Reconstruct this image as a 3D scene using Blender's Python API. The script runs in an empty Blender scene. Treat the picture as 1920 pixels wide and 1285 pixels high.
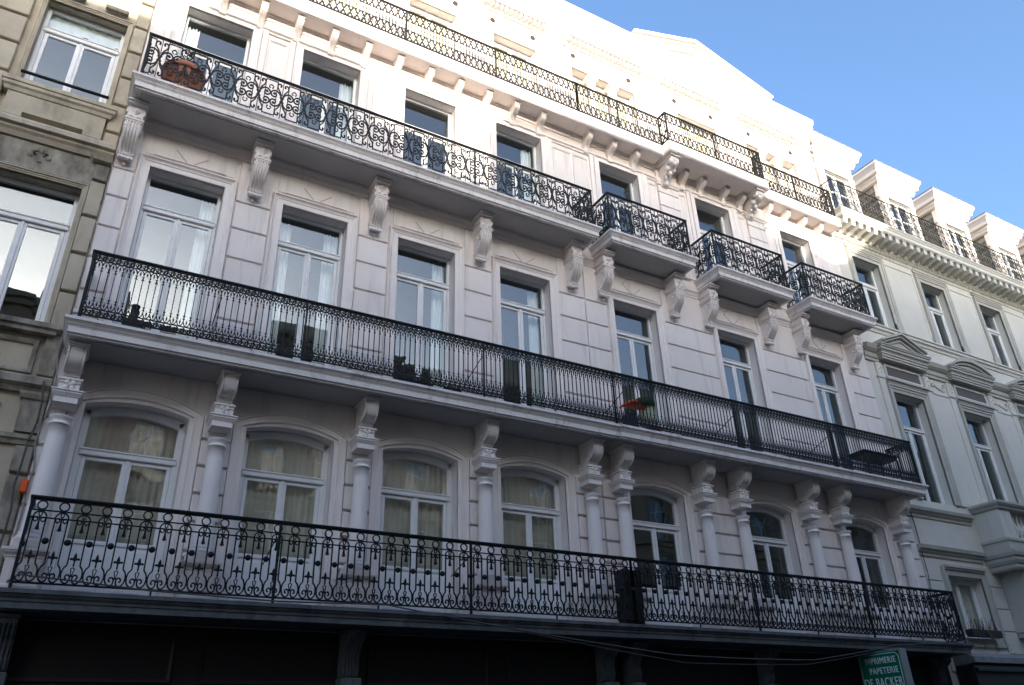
import bpy, math, random
from mathutils import Vector, Matrix
random.seed(7)
S = bpy.context.scene
C = S.collection
PI = math.pi

# ------------------------------------------------------------------ camera
YAW, PITCH, ROLL, F = 0.5306, 0.4877, -0.0336, 1.5193
fw = Vector((math.sin(YAW)*math.cos(PITCH), math.cos(YAW)*math.cos(PITCH), math.sin(PITCH)))
rt = Vector((math.cos(YAW), -math.sin(YAW), 0)); up = rt.cross(fw)
r2 = math.cos(ROLL)*rt + math.sin(ROLL)*up
u2 = -math.sin(ROLL)*rt + math.cos(ROLL)*up
cd = bpy.data.cameras.new('camera'); cam = bpy.data.objects.new('camera', cd); C.objects.link(cam)
M = Matrix((r2, u2, -fw)).transposed().to_4x4(); M.translation = Vector((0, -12, 1.6))
cam.matrix_world = M
cd.sensor_fit = 'HORIZONTAL'; cd.sensor_width = 36; cd.lens = 18*F; cd.clip_start = .05; cd.clip_end = 3000
S.camera = cam

# ------------------------------------------------------------------ sky, sun, exposure
SUN_AZ, SUN_EL = math.radians(9), math.radians(12)      # azimuth off the facade's normal (towards the left), elevation
to_sun = Vector((-math.sin(SUN_AZ)*math.cos(SUN_EL), -math.cos(SUN_AZ)*math.cos(SUN_EL), math.sin(SUN_EL)))
wd = bpy.data.worlds.new('World'); S.world = wd; wd.use_nodes = True
nt = wd.node_tree; nt.nodes.clear()
sky = nt.nodes.new('ShaderNodeTexSky'); sky.sky_type = 'NISHITA'; sky.sun_disc = False
sky.sun_elevation = SUN_EL; sky.sun_rotation = math.atan2(to_sun.x, to_sun.y)
sky.altitude = 100; sky.air_density = 1.0; sky.dust_density = 6.0; sky.ozone_density = 3.6
bg = nt.nodes.new('ShaderNodeBackground'); bg.inputs[1].default_value = 0.15
ow = nt.nodes.new('ShaderNodeOutputWorld')
nt.links.new(sky.outputs[0], bg.inputs[0]); nt.links.new(bg.outputs[0], ow.inputs[0])
sd = bpy.data.lights.new('sun', 'SUN'); sd.energy = 2.1; sd.angle = math.radians(.5); sd.color = (1, .90, .76)
sun = bpy.data.objects.new('sun', sd); C.objects.link(sun)
sun.rotation_euler = to_sun.to_track_quat('Z', 'Y').to_euler(); sun.location = (-20, -60, 40)
S.view_settings.view_transform = 'Standard'; S.view_settings.look = 'None'
S.view_settings.exposure = 2.02; S.view_settings.gamma = 1; S.view_settings.use_curve_mapping = False

# ------------------------------------------------------------------ materials
def mat(name, col, rough=.7, col2=None, nscale=3., bump=0., bscale=40., metal=0., streak=None, spec=.5, fleck=None, vary=0.):
    m = bpy.data.materials.new(name); m.use_nodes = True; n = m.node_tree; b = n.nodes['Principled BSDF']
    b.inputs['Roughness'].default_value = rough; b.inputs['Metallic'].default_value = metal
    b.inputs['Specular IOR Level'].default_value = spec
    b.inputs['Base Color'].default_value = (*col, 1)
    tc = n.nodes.new('ShaderNodeTexCoord'); g = n.nodes.new('ShaderNodeNewGeometry')
    last = None
    if col2:
        t = n.nodes.new('ShaderNodeTexNoise'); t.inputs['Scale'].default_value = nscale; t.inputs['Detail'].default_value = 6
        t.inputs['Roughness'].default_value = .6
        n.links.new(g.outputs['Position'], t.inputs['Vector'])
        r = n.nodes.new('ShaderNodeValToRGB'); r.color_ramp.elements[0].position = .35; r.color_ramp.elements[1].position = .68
        r.color_ramp.elements[0].color = (*col, 1); r.color_ramp.elements[1].color = (*col2, 1)
        n.links.new(t.outputs['Fac'], r.inputs['Fac']); last = r.outputs['Color']
    if streak:                                           # vertical rain streaks / soot with a shape of their own
        mp = n.nodes.new('ShaderNodeMapping'); mp.inputs['Scale'].default_value = (streak[1], streak[1], streak[2])
        n.links.new(g.outputs['Position'], mp.inputs['Vector'])
        t = n.nodes.new('ShaderNodeTexNoise'); t.inputs['Scale'].default_value = 1; t.inputs['Detail'].default_value = 7
        t.inputs['Roughness'].default_value = .65
        n.links.new(mp.outputs[0], t.inputs['Vector'])
        r = n.nodes.new('ShaderNodeValToRGB'); r.color_ramp.elements[0].position = streak[3]; r.color_ramp.elements[1].position = streak[4]
        r.color_ramp.elements[0].color = (0, 0, 0, 1); r.color_ramp.elements[1].color = (1, 1, 1, 1)
        n.links.new(t.outputs['Fac'], r.inputs['Fac'])
        mx = n.nodes.new('ShaderNodeMix'); mx.data_type = 'RGBA'
        n.links.new(r.outputs['Color'], mx.inputs[0])
        if last: n.links.new(last, mx.inputs[6])
        else: mx.inputs[6].default_value = (*col, 1)
        mx.inputs[7].default_value = (*streak[0], 1); last = mx.outputs[2]
    if fleck:
        v = n.nodes.new('ShaderNodeTexVoronoi'); v.inputs['Scale'].default_value = fleck[1]
        n.links.new(g.outputs['Position'], v.inputs['Vector'])
        mx = n.nodes.new('ShaderNodeMix'); mx.data_type = 'RGBA'; mx.blend_type = 'MULTIPLY'; mx.inputs[0].default_value = fleck[0]
        if last: n.links.new(last, mx.inputs[6])
        else: mx.inputs[6].default_value = (*col, 1)
        n.links.new(v.outputs['Color'], mx.inputs[7]); last = mx.outputs[2]
    if vary:                                             # each block or piece differs a little in tone
        oi = n.nodes.new('ShaderNodeObjectInfo'); mr = n.nodes.new('ShaderNodeMapRange')
        mr.inputs[3].default_value = 1-vary; mr.inputs[4].default_value = 1.0
        n.links.new(oi.outputs['Random'], mr.inputs[0])
        mx = n.nodes.new('ShaderNodeMix'); mx.data_type = 'RGBA'; mx.blend_type = 'MULTIPLY'; mx.inputs[0].default_value = 1
        if last: n.links.new(last, mx.inputs[6])
        else: mx.inputs[6].default_value = (*col, 1)
        n.links.new(mr.outputs[0], mx.inputs[7]); last = mx.outputs[2]
    if last: n.links.new(last, b.inputs['Base Color'])
    if bump:
        t = n.nodes.new('ShaderNodeTexNoise'); t.inputs['Scale'].default_value = bscale; t.inputs['Detail'].default_value = 5
        n.links.new(g.outputs['Position'], t.inputs['Vector'])
        bp = n.nodes.new('ShaderNodeBump'); bp.inputs['Strength'].default_value = bump; bp.inputs['Distance'].default_value = .01
        n.links.new(t.outputs['Fac'], bp.inputs['Height']); n.links.new(bp.outputs[0], b.inputs['Normal'])
    return m

STUCCO = mat('white_stucco', (.86, .785, .745), .62, (.81, .735, .695), 1.1, .25, 60, streak=((.60, .545, .515), 5., .5, .53, .78), vary=.07)
TRIM = mat('white_trim', (.86, .785, .745), .55, (.81, .735, .695), 2.0, .15, 70, streak=((.52, .49, .46), 7., 1.2, .60, .82))
LEDGE = mat('weathered_ledge', (.82, .765, .74), .6, (.74, .685, .65), 2.2, .2, 60, streak=((.36, .32, .28), 5., 2.6, .53, .78))
WOOD = mat('white_window_paint', (.82, .82, .82), .4, (.76, .76, .76), 6)
IRON = mat('black_iron', (.008, .010, .012), .5, (.013, .015, .016), 20, .2, 150, spec=.22)
IRON2 = mat('weathered_iron', (.010, .010, .009), .6, (.016, .015, .013), 20, .2, 150, spec=.25)
BLUESTONE = mat('bluestone', (.12, .13, .14), .7, (.07, .075, .08), 4, .3, 50, streak=((.04, .04, .04), 4., 1.5, .5, .75))
BROWN = mat('dark_brown_paint', (.014, .008, .0075), .6, (.010, .006, .0055), 5)
BEIGE = mat('beige_limestone', (.55, .475, .36), .8, (.46, .395, .295), 2.4, .5, 45, streak=((.20, .17, .13), 2.6, .9, .52, .78), vary=.12)
BEIGE2 = mat('sooty_limestone', (.40, .36, .29), .85, (.30, .265, .21), 3, .5, 45, streak=((.09, .078, .062), 3.0, 1.4, .44, .70))
CREAM = mat('cream_stucco', (.66, .64, .575), .65, (.61, .59, .53), 1.3, .25, 60, streak=((.50, .50, .43), 4., .5, .58, .80))
CREAM2 = mat('cream_trim', (.475, .46, .41), .65, (.42, .405, .36), 2, .2, 60, streak=((.40, .375, .31), 5., .8, .55, .8))
RUST = mat('stained_cream', (.55, .56, .50), .7, (.48, .48, .42), 3, .2, 60, streak=((.30, .24, .17), 14., 1.5, .48, .66))
GRANITE = mat('red_granite', (.15, .11, .085), .5, (.10, .072, .055), 60, 0, fleck=(.5, 90))
SLATE = mat('slate', (.19, .185, .165), .55, (.27, .26, .23), 6, .3, 60)
ZINC = mat('zinc', (.22, .23, .24), .5, (.16, .165, .17), 4)
TERRA = mat('terracotta', (.42, .17, .10), .8, (.33, .12, .07), 6, .3, 60)
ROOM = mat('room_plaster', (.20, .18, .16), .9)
DARK = mat('black_plastic', (.010, .010, .011), .5)
CURTAIN = mat('white_curtain', (.80, .80, .78), .9)
BLIND = mat('cream_blind', (.74, .69, .54), .9)
NET = mat('net_curtain', (.76, .73, .67), .95, (.63, .61, .56), 5, vary=.25)
SOFFIT_SHADE = mat('soffit_shade_grey', (.50, .49, .48), .85, (.43, .42, .41), 1.5, .3, 50)  # greyed below the wall colour to deepen the shade under balconies
LEAF = mat('leaf', (.045, .075, .025), .6, (.09, .12, .04), 12)
DRY = mat('dry_stem', (.10, .055, .03), .8)
GREEN = mat('sign_green', (.0, .16, .085), .35)
LETTER = mat('sign_white', (.72, .78, .76), .4)
GREYBOX = mat('sign_grey', (.25, .25, .26), .5)
ORANGE = mat('orange_plastic', (.80, .10, .015), .45)
CABLE = mat('grey_cable', (.06, .058, .055), .6)
CABLEW = mat('pale_cable', (.30, .28, .25), .6)
MAGENTA = mat('magenta_glaze', (.24, .012, .07), .4)
BLUE = mat('blue_cloth', (.05, .16, .30), .8)
NAVY = mat('navy_cloth', (.012, .02, .05), .8)
PALEGREEN = mat('pale_green_cloth', (.50, .55, .42), .85)
FOLD = mat('green_cloth', (.03, .10, .025), .85)
RED = mat('red_cloth', (.30, .03, .02), .8)
ASPHALT = mat('asphalt', (.035, .035, .037), .9, (.025, .025, .026), 8, .4, 80)
PAVE = mat('pavement', (.06, .058, .056), .85, (.045, .043, .042), 5, .3, 40)
OPP = mat('opposite_stone', (.36, .30, .215), .8, (.30, .25, .175), 1.5, .3, 40, streak=((.22, .18, .13), 2.5, .7, .52, .78))
OPP2 = mat('opposite_brick', (.30, .17, .12), .85, (.23, .125, .09), 3)
ROOFT = mat('roof_tile', (.60, .49, .36), .8, (.52, .42, .30), 5)

def glass_mat(name, r0, tint, wob=.25):
    """clear pane: Schlick reflection over plain transparency (works the same on both faces)"""
    m = bpy.data.materials.new(name); m.use_nodes = True; n = m.node_tree; n.nodes.clear()
    o = n.nodes.new('ShaderNodeOutputMaterial'); mx = n.nodes.new('ShaderNodeMixShader')
    t = n.nodes.new('ShaderNodeBsdfTransparent'); t.inputs[0].default_value = (*tint, 1)
    gl = n.nodes.new('ShaderNodeBsdfGlossy'); gl.inputs['Roughness'].default_value = 0.0; gl.inputs[0].default_value = (.93, .97, 1, 1)
    lw = n.nodes.new('ShaderNodeLayerWeight')
    p = n.nodes.new('ShaderNodeMath'); p.operation = 'POWER'; p.inputs[1].default_value = 5
    q = n.nodes.new('ShaderNodeMath'); q.operation = 'MULTIPLY_ADD'; q.inputs[1].default_value = 1-r0; q.inputs[2].default_value = r0
    n.links.new(lw.outputs['Facing'], p.inputs[0]); n.links.new(p.outputs[0], q.inputs[0])
    g = n.nodes.new('ShaderNodeNewGeometry')
    nz = n.nodes.new('ShaderNodeTexNoise'); nz.inputs['Scale'].default_value = 1.6; nz.inputs['Detail'].default_value = 1
    n.links.new(g.outputs['Position'], nz.inputs['Vector'])
    bp = n.nodes.new('ShaderNodeBump'); bp.inputs['Strength'].default_value = wob; bp.inputs['Distance'].default_value = .01
    n.links.new(nz.outputs['Fac'], bp.inputs['Height']); n.links.new(bp.outputs[0], gl.inputs['Normal'])
    n.links.new(q.outputs[0], mx.inputs[0]); n.links.new(t.outputs[0], mx.inputs[1]); n.links.new(gl.outputs[0], mx.inputs[2])
    n.links.new(mx.outputs[0], o.inputs[0]); return m
GLASS = glass_mat('window_glass', .078, (.92, .95, .95))
GLASS_CLEAR = glass_mat('thin_window_glass', .05, (.97, .97, .95), .2)
GLASS_OLD = glass_mat('old_window_glass', .13, (.92, .93, .90), .5)

# ------------------------------------------------------------------ mesh builder
class MB:
    def __init__(s): s.v = []; s.f = []; s.sm = []
    def quad(s, a, b, c, d, sm=False):
        i = len(s.v); s.v += [a, b, c, d]; s.f.append((i, i+1, i+2, i+3)); s.sm.append(sm); return s
    def poly(s, pts, sm=False):
        i = len(s.v); s.v += list(pts); s.f.append(tuple(range(i, i+len(pts)))); s.sm.append(sm); return s
    def box(s, x0, x1, y0, y1, z0, z1, c=0.):
        if x0 > x1: x0, x1 = x1, x0
        if y0 > y1: y0, y1 = y1, y0
        if z0 > z1: z0, z1 = z1, z0
        c = min(c, (x1-x0)*.45, (y1-y0)*.45, (z1-z0)*.45)
        i = len(s.v)
        if c <= 0:
            s.v += [(x, y, z) for z in (z0, z1) for y in (y0, y1) for x in (x0, x1)]
            for f in ((0, 2, 3, 1), (4, 5, 7, 6), (0, 1, 5, 4), (2, 6, 7, 3), (0, 4, 6, 2), (1, 3, 7, 5)):
                s.f.append(tuple(i+k for k in f)); s.sm.append(False)
            return s
        X = (x0, x1); Y = (y0, y1); Z = (z0, z1); idx = {}
        for a in (0, 1):
            for b in (0, 1):
                for d in (0, 1):
                    p = [X[a], Y[b], Z[d]]; g = [c if a == 0 else -c, c if b == 0 else -c, c if d == 0 else -c]
                    for ax in range(3):
                        q = [p[k] + (0 if k == ax else g[k]) for k in range(3)]
                        idx[a, b, d, ax] = len(s.v); s.v.append(tuple(q))
        def F(*k): s.f.append(tuple(idx[q] for q in k)); s.sm.append(False)
        F((0,0,0,0),(0,0,1,0),(0,1,1,0),(0,1,0,0)); F((1,0,0,0),(1,1,0,0),(1,1,1,0),(1,0,1,0))
        F((0,0,0,1),(1,0,0,1),(1,0,1,1),(0,0,1,1)); F((0,1,0,1),(0,1,1,1),(1,1,1,1),(1,1,0,1))
        F((0,0,0,2),(0,1,0,2),(1,1,0,2),(1,0,0,2)); F((0,0,1,2),(1,0,1,2),(1,1,1,2),(0,1,1,2))
        for b in (0,1):
            for d in (0,1): F((0,b,d,1),(1,b,d,1),(1,b,d,2),(0,b,d,2))
        for a in (0,1):
            for d in (0,1): F((a,0,d,0),(a,1,d,0),(a,1,d,2),(a,0,d,2))
        for a in (0,1):
            for b in (0,1): F((a,b,0,0),(a,b,1,0),(a,b,1,1),(a,b,0,1))
        for a in (0,1):
            for b in (0,1):
                for d in (0,1): F((a,b,d,0),(a,b,d,1),(a,b,d,2))
        return s
    def grid(s, rows, closed=False, sm=False):
        """rows: lists of points, quads between successive rows"""
        i = len(s.v); n = len(rows[0])
        for r in rows: s.v += [tuple(p) for p in r]
        for a in range(len(rows)-1):
            for k in range(n if closed else n-1):
                k2 = (k+1) % n
                s.f.append((i+a*n+k, i+a*n+k2, i+(a+1)*n+k2, i+(a+1)*n+k)); s.sm.append(sm)
        return s
    def prism_x(s, prof, x0, x1, sm=False):
        """closed (y,z) profile extruded along x"""
        s.grid([[(x0, y, z) for y, z in prof], [(x1, y, z) for y, z in prof]], True, sm)
        s.poly([(x0, y, z) for y, z in prof]); s.poly([(x1, y, z) for y, z in reversed(prof)]); return s
    def prism_y(s, prof, y0, y1):
        """closed (x,z) profile extruded along y"""
        s.grid([[(x, y0, z) for x, z in prof], [(x, y1, z) for x, z in prof]], True)
        s.poly([(x, y0, z) for x, z in prof]); s.poly([(x, y1, z) for x, z in reversed(prof)]); return s
    def lathe(s, prof, cx=0, cy=0, n=16, sm=True, a0=0, a1=2*PI):
        full = abs(a1-a0-2*PI) < 1e-6; m = n if full else n+1
        rows = [[(cx+r*math.cos(a0+(a1-a0)*k/n), cy+r*math.sin(a0+(a1-a0)*k/n), z) for k in range(m)] for r, z in prof]
        s.grid(rows, full, sm); return s
    def sweep(s, pts, hw, hd, closed=False):
        """flat iron bar: path of (x,z) points in the xz plane, half width in plane, half depth along y"""
        n = len(pts); rows = []
        for k, (x, z) in enumerate(pts):
            if closed: p, q = pts[k-1], pts[(k+1) % n]
            else: p, q = pts[max(k-1, 0)], pts[min(k+1, n-1)]
            dx, dz = q[0]-p[0], q[1]-p[1]; l = math.hypot(dx, dz) or 1; nx, nz = -dz/l*hw, dx/l*hw
            rows.append([(x+nx, -hd, z+nz), (x+nx, hd, z+nz), (x-nx, hd, z-nz), (x-nx, -hd, z-nz)])
        if closed: rows.append(rows[0])
        s.grid(rows, True)
        if not closed: s.poly(rows[0]); s.poly(list(reversed(rows[-1])))
        return s
    def tube(s, pts, r, n=6):
        rows = []; m = len(pts); P = [Vector(p) for p in pts]
        for k in range(m):
            t = (P[min(k+1, m-1)]-P[max(k-1, 0)]).normalized()
            a = t.cross(Vector((0, 0, 1)));
            if a.length < .1: a = t.cross(Vector((1, 0, 0)))
            a.normalize(); b = t.cross(a)
            rr = r[k] if isinstance(r, (list, tuple)) else r
            rows.append([tuple(P[k] + a*rr*math.cos(2*PI*j/n) + b*rr*math.sin(2*PI*j/n)) for j in range(n)])
        s.grid(rows, True, True); s.poly(list(reversed(rows[0]))); s.poly(rows[-1]); return s
    def ball(s, x, y, z, r, n=8, m=5, sy=1., sz=1.):
        rows = []
        for a in range(m+1):
            t = PI*a/m
            rows.append([(x+r*math.sin(t)*math.cos(2*PI*k/n), y+sy*r*math.sin(t)*math.sin(2*PI*k/n), z+sz*r*math.cos(t)) for k in range(n)])
        s.grid(rows, True, True); return s
    def leaf_plate(s, prof, hd):
        s.prism_y(prof, -hd, hd); return s
    def mesh(s, name, material):
        me = bpy.data.meshes.new(name); me.from_pydata(s.v, [], s.f); me.materials.append(material)
        me.polygons.foreach_set('use_smooth', s.sm); me.update()
        import bmesh
        b = bmesh.new(); b.from_mesh(me); bmesh.ops.remove_doubles(b, verts=b.verts, dist=1e-5)
        bmesh.ops.recalc_face_normals(b, faces=b.faces); b.to_mesh(me); b.free(); return me

def wpos(o):
    p = Vector((0, 0, 0))
    while o: p += Vector(o.location); o = o.parent
    return p
def put(name, data, parent=None, loc=(0, 0, 0), rz=0., **props):
    """link one object; loc is in world coordinates (parents are never rotated)"""
    o = bpy.data.objects.new(name, data); C.objects.link(o)
    L = Vector(loc)
    if parent is not None: o.parent = parent; L = L - wpos(parent)
    o.location = L; o.rotation_euler = (0, 0, rz)
    for k, v in props.items(): o[k] = v
    return o
def thing(name, label, cat, loc, group=None):
    o = put(name, None, None, loc, label=label, category=cat)
    if group: o['group'] = group
    return o
def part(name, mb, material, parent, **props): return put(name, mb.mesh(name, material), parent, **props)
def lump(name, mb, material, label, cat, loc=(0, 0, 0), **props): return put(name, mb.mesh(name, material), None, loc, label=label, category=cat, **props)

def arcpts(cx, cz, r, a0, a1, n, rz=None):
    rz = rz or r
    return [(cx+r*math.cos(math.radians(a0+(a1-a0)*k/n)), cz+rz*math.sin(math.radians(a0+(a1-a0)*k/n))) for k in range(n+1)]
def smooth_path(pts, n=4):
    """Catmull-Rom through (x,z) points"""
    out = []
    for i in range(len(pts)-1):
        p0 = pts[max(i-1, 0)]; p1 = pts[i]; p2 = pts[i+1]; p3 = pts[min(i+2, len(pts)-1)]
        for k in range(n):
            t = k/n
            out.append(tuple(.5*((2*p1[j])+(-p0[j]+p2[j])*t+(2*p0[j]-5*p1[j]+4*p2[j]-p3[j])*t*t+(-p0[j]+3*p1[j]-3*p2[j]+p3[j])*t**3) for j in (0, 1)))
    out.append(pts[-1]); return out
def mir(pts): return [(-x, z) for x, z in pts]

# ------------------------------------------------------------------ architectural helpers
def wall_mesh(mb, x0, x1, z0, z1, yf, yb, ops):
    """wall slab with rectangular or segment-arched openings (xa, xb, za, zb, rise)"""
    xs = sorted({x0, x1, *[o[0] for o in ops], *[o[1] for o in ops]}); zs = sorted({z0, z1, *[o[2] for o in ops], *[o[3] for o in ops]})
    for i in range(len(xs)-1):
        for k in range(len(zs)-1):
            cx, cz = (xs[i]+xs[i+1])/2, (zs[k]+zs[k+1])/2
            if any(o[0] < cx < o[1] and o[2] < cz < o[3] for o in ops): continue
            a, b, c, d = xs[i], xs[i+1], zs[k], zs[k+1]
            mb.quad((a, yf, c), (b, yf, c), (b, yf, d), (a, yf, d)); mb.quad((a, yb, c), (a, yb, d), (b, yb, d), (b, yb, c))
    for o in ops:
        xa, xb, za, zb = o[:4]; rise = o[4] if len(o) > 4 else 0
        zs_ = zb-rise
        mb.quad((xa, yf, za), (xa, yf, zs_), (xa, yb, zs_), (xa, yb, za)); mb.quad((xb, yf, za), (xb, yb, za), (xb, yb, zs_), (xb, yf, zs_))
        mb.quad((xa, yf, za), (xa, yb, za), (xb, yb, za), (xb, yf, za))
        if rise == 0: mb.quad((xa, yf, zb), (xb, yf, zb), (xb, yb, zb), (xa, yb, zb))
        else:
            A = seg_arch(xa, xb, zs_, rise, 12)
            for (p, q), (r, t) in zip(A[:-1], A[1:]):
                mb.quad((p, yf, q), (r, yf, t), (r, yb, t), (p, yb, q), True)
                mb.quad((p, yf, q), (p, yf, zb), (r, yf, zb), (r, yf, t)); mb.quad((p, yb, q), (r, yb, t), (r, yb, zb), (p, yb, zb))
    for x, s in ((x0, 0), (x1, 1)): mb.quad((x, yf, z0), (x, yb, z0), (x, yb, z1), (x, yf, z1))
    for z in (z0, z1): mb.quad((x0, yf, z), (x1, yf, z), (x1, yb, z), (x0, yb, z))
    return mb
def seg_arch(xa, xb, zs, rise, n):
    h = (xb-xa)/2; R = (h*h+rise*rise)/(2*rise); cz = zs+rise-R; cx = (xa+xb)/2; a = math.asin(h/R)
    return [(cx+R*math.sin(-a+2*a*k/n), cz+R*math.cos(-a+2*a*k/n)) for k in range(n+1)]
def frame_sweep(mb, path_fn, prof):
    """moulded surround: path_fn(d) gives the (x,z) path offset outward by d; prof = [(d, y)...]"""
    rows = [[(x, y, z) for x, z in path_fn(d)] for d, y in prof]
    mb.grid(rows); return mb
def u_path(xa, xb, za, zb):
    return lambda d: [(xa-d, za), (xa-d, zb+d), (xb+d, zb+d), (xb+d, za)]
def o_path(xa, xb, za, zb):
    return lambda d: [(xa-d, za-d), (xa-d, zb+d), (xb+d, zb+d), (xb+d, za-d), (xa-d, za-d)]
def arch_path(xa, xb, za, zs, rise):
    def fn(d):
        A = seg_arch(xa-d, xb+d, zs+d*.35, rise+d*.75, 14)
        return [(xa-d, za)] + A + [(xb+d, za)]
    return fn
def band(mb, x0, x1, p, prof, yb=0., left=True, right=True):
    """moulding wrapped round a projecting body of depth p; prof = [(out, z)...] from bottom to top"""
    rows = []
    for o, z in prof:
        r = []
        xl = x0-o if left else x0; xr = x1+o if right else x1
        r += [(xl, yb, z), (xl, -p-o, z), (xr, -p-o, z), (xr, yb, z)]
        rows.append(r)
    mb.grid(rows, True)
    mb.poly(list(reversed(rows[0]))); mb.poly(rows[-1]); return mb
SLAB = [(-.10, .0), (-.10, -.012), (-.03, -.012), (-.03, .015), (0, .02), (0, .115), (.008, .12), (.008, .132), (.02, .14), (.032, .165), (.05, .185), (.055, .19), (.055, .2), (.07, .203), (.07, .25)]
def slab_profile(z, h=.25, k=1.): return [(o*k, z+dz*h/.25) for o, dz in SLAB]

def window(parent, xc, w, z0, z1, zt, y=.2, rise=0., panel=.5, glass=None, curtains='', name='window', mullion=True, f=.055, wood=None, curtain_mat=None):
    """part: white casement window (frame mesh) with panes, sashes and curtains as sub-parts"""
    glass = glass or GLASS; wood = wood or WOOD; curtain_mat = curtain_mat or CURTAIN
    xa, xb = xc-w/2, xc+w/2; mb = MB()
    mb.box(xa, xa+f, y, y+.08, z0, z1-rise, .008); mb.box(xb-f, xb, y, y+.08, z0, z1-rise, .008)
    zs = z1-rise
    if rise:
        o = seg_arch(xa, xb, zs, rise, 12); i = [(xa+f+(x-xa)*(w-2*f)/w, z-f*1.15) for x, z in o]
        rows = [[(x, y, z) for x, z in o], [(x, y, z) for x, z in i], [(x, y+.08, z) for x, z in i], [(x, y+.08, z) for x, z in o]]
        mb.grid(rows+[rows[0]], False)
    else: mb.box(xa+f, xb-f, y, y+.08, z1-f, z1, .006)
    mb.box(xa+f, xb-f, y, y+.08, z0, z0+f*.7, .006)
    if zt:
        mb.box(xa+f*.5, xb-f*.5, y-.03, y+.07, zt-.05, zt+.05, .012)
        mb.box(xa+f*.5, xb-f*.5, y-.045, y-.02, zt+.025, zt+.055, .008)
    fr = part(name, mb, wood, parent)
    # sashes
    top = (zt-.05) if zt else z1-f; zz0 = z0+f*.7; mid = xc
    sashes = [(xa+f, xc), (xc, xb-f)] if mullion else [(xa+f, xb-f)]
    st = .06
    for a, b in sashes:
        a += .003; b -= .003
        sm = MB(); yy = y+.012
        sm.box(a, a+st, yy, yy+.05, zz0+.003, top-.003, .008); sm.box(b-st, b, yy, yy+.05, zz0+.003, top-.003, .008)
        sm.box(a+st, b-st, yy, yy+.05, top-.003-st, top-.003, .008)
        pz = zz0+panel
        sm.box(a+st, b-st, yy, yy+.05, zz0+.003, zz0+.003+st*1.2, .008)
        if panel > .2:
            sm.box(a+st, b-st, yy, yy+.05, pz-st, pz, .008); sm.box(a+st, b-st, yy+.018, yy+.04, zz0+st*1.2, pz-st)
            sm.box(a+st+.05, b-st-.05, yy+.006, yy+.02, zz0+st*1.2+.05, pz-st-.05, .008)
            gz0 = pz
        else: gz0 = zz0+.003+st*1.2
        so = part('sash', sm, wood, fr)
        g = MB(); g.box(a+st-.004, b-st+.004, yy+.022, yy+.028, gz0-.004, top-st+.001)
        part('pane', g, glass, fr)
    if mullion:
        m = MB(); m.box(xc-.02, xc+.02, y-.008, y+.012, zz0+.01, top-.005, .006); part('mullion', m, wood, fr)
    if zt:
        g = MB(); yy = y+.034
        if rise:
            o = seg_arch(xa+f*.8, xb-f*.8, zs-f*.9, rise*.95, 12)
            g.prism_y([(xa+f*.8, zt+.03)]+o+[(xb-f*.8, zt+.03)], yy, yy+.006)
        else: g.box(xa+f*.8, xb-f*.8, yy, yy+.006, zt+.03, z1-f*.8)
        part('pane', g, glass, fr)
    zc1 = z1-.08
    def curtain(a, b, z0c, z1c, yc, amp, n, m):
        g = MB(); cols = []
        ph = random.random()*6
        for k in range(n+1):
            x = a+(b-a)*k/n
            yv = yc + amp*math.sin(ph+k*1.25) + amp*.5*math.sin(ph+k*.53)
            cols.append((x, yv))
        g.grid([[(x, yv, z0c) for x, yv in cols], [(x, yv, z1c) for x, yv in cols]], False, True)
        part('curtain', g, m, fr)
    if 'l' in curtains: curtain(xa+.02, xa+w*.24, z0+.02, zc1, y+.22, .03, 22, curtain_mat)
    if 'r' in curtains: curtain(xb-w*.24, xb-.02, z0+.02, zc1, y+.22, .03, 22, curtain_mat)
    if 'b' in curtains: curtain(xa+.03, xb-.03, z0+.05, z1-.03, y+.075, .003, 8, BLIND)
    if 'n' in curtains: curtain(xa+.01, xb-.01, z0+.02, zc1, y+.15, .018, 70, NET)
    return fr
# ------------------------------------------------------------------ the setting: ground, road, pavements
def struct(name, mb, m): return put(name, mb.mesh(name, m), kind='structure')
g = MB(); g.quad((-900, -900, -.16), (900, -900, -.16), (900, 900, -.16), (-900, 900, -.16)); struct('ground', g, PAVE)
g = MB(); g.quad((-60, -15.3, -.13), (90, -15.3, -.13), (90, -2.2, -.13), (-60, -2.2, -.13)); struct('road', g, ASPHALT)
for a, b in ((-2.05, 0.3), (-18.6, -15.45)):
    g = MB(); g.box(-60, 90, a, b, -.15, 0.); struct('pavement', g, PAVE)
for a, b in ((-2.2, -2.055), (-15.445, -15.3)):
    g = MB(); g.box(-60, 90, a, b, -.15, .004, .01); struct('kerb', g, BLUESTONE)

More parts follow.
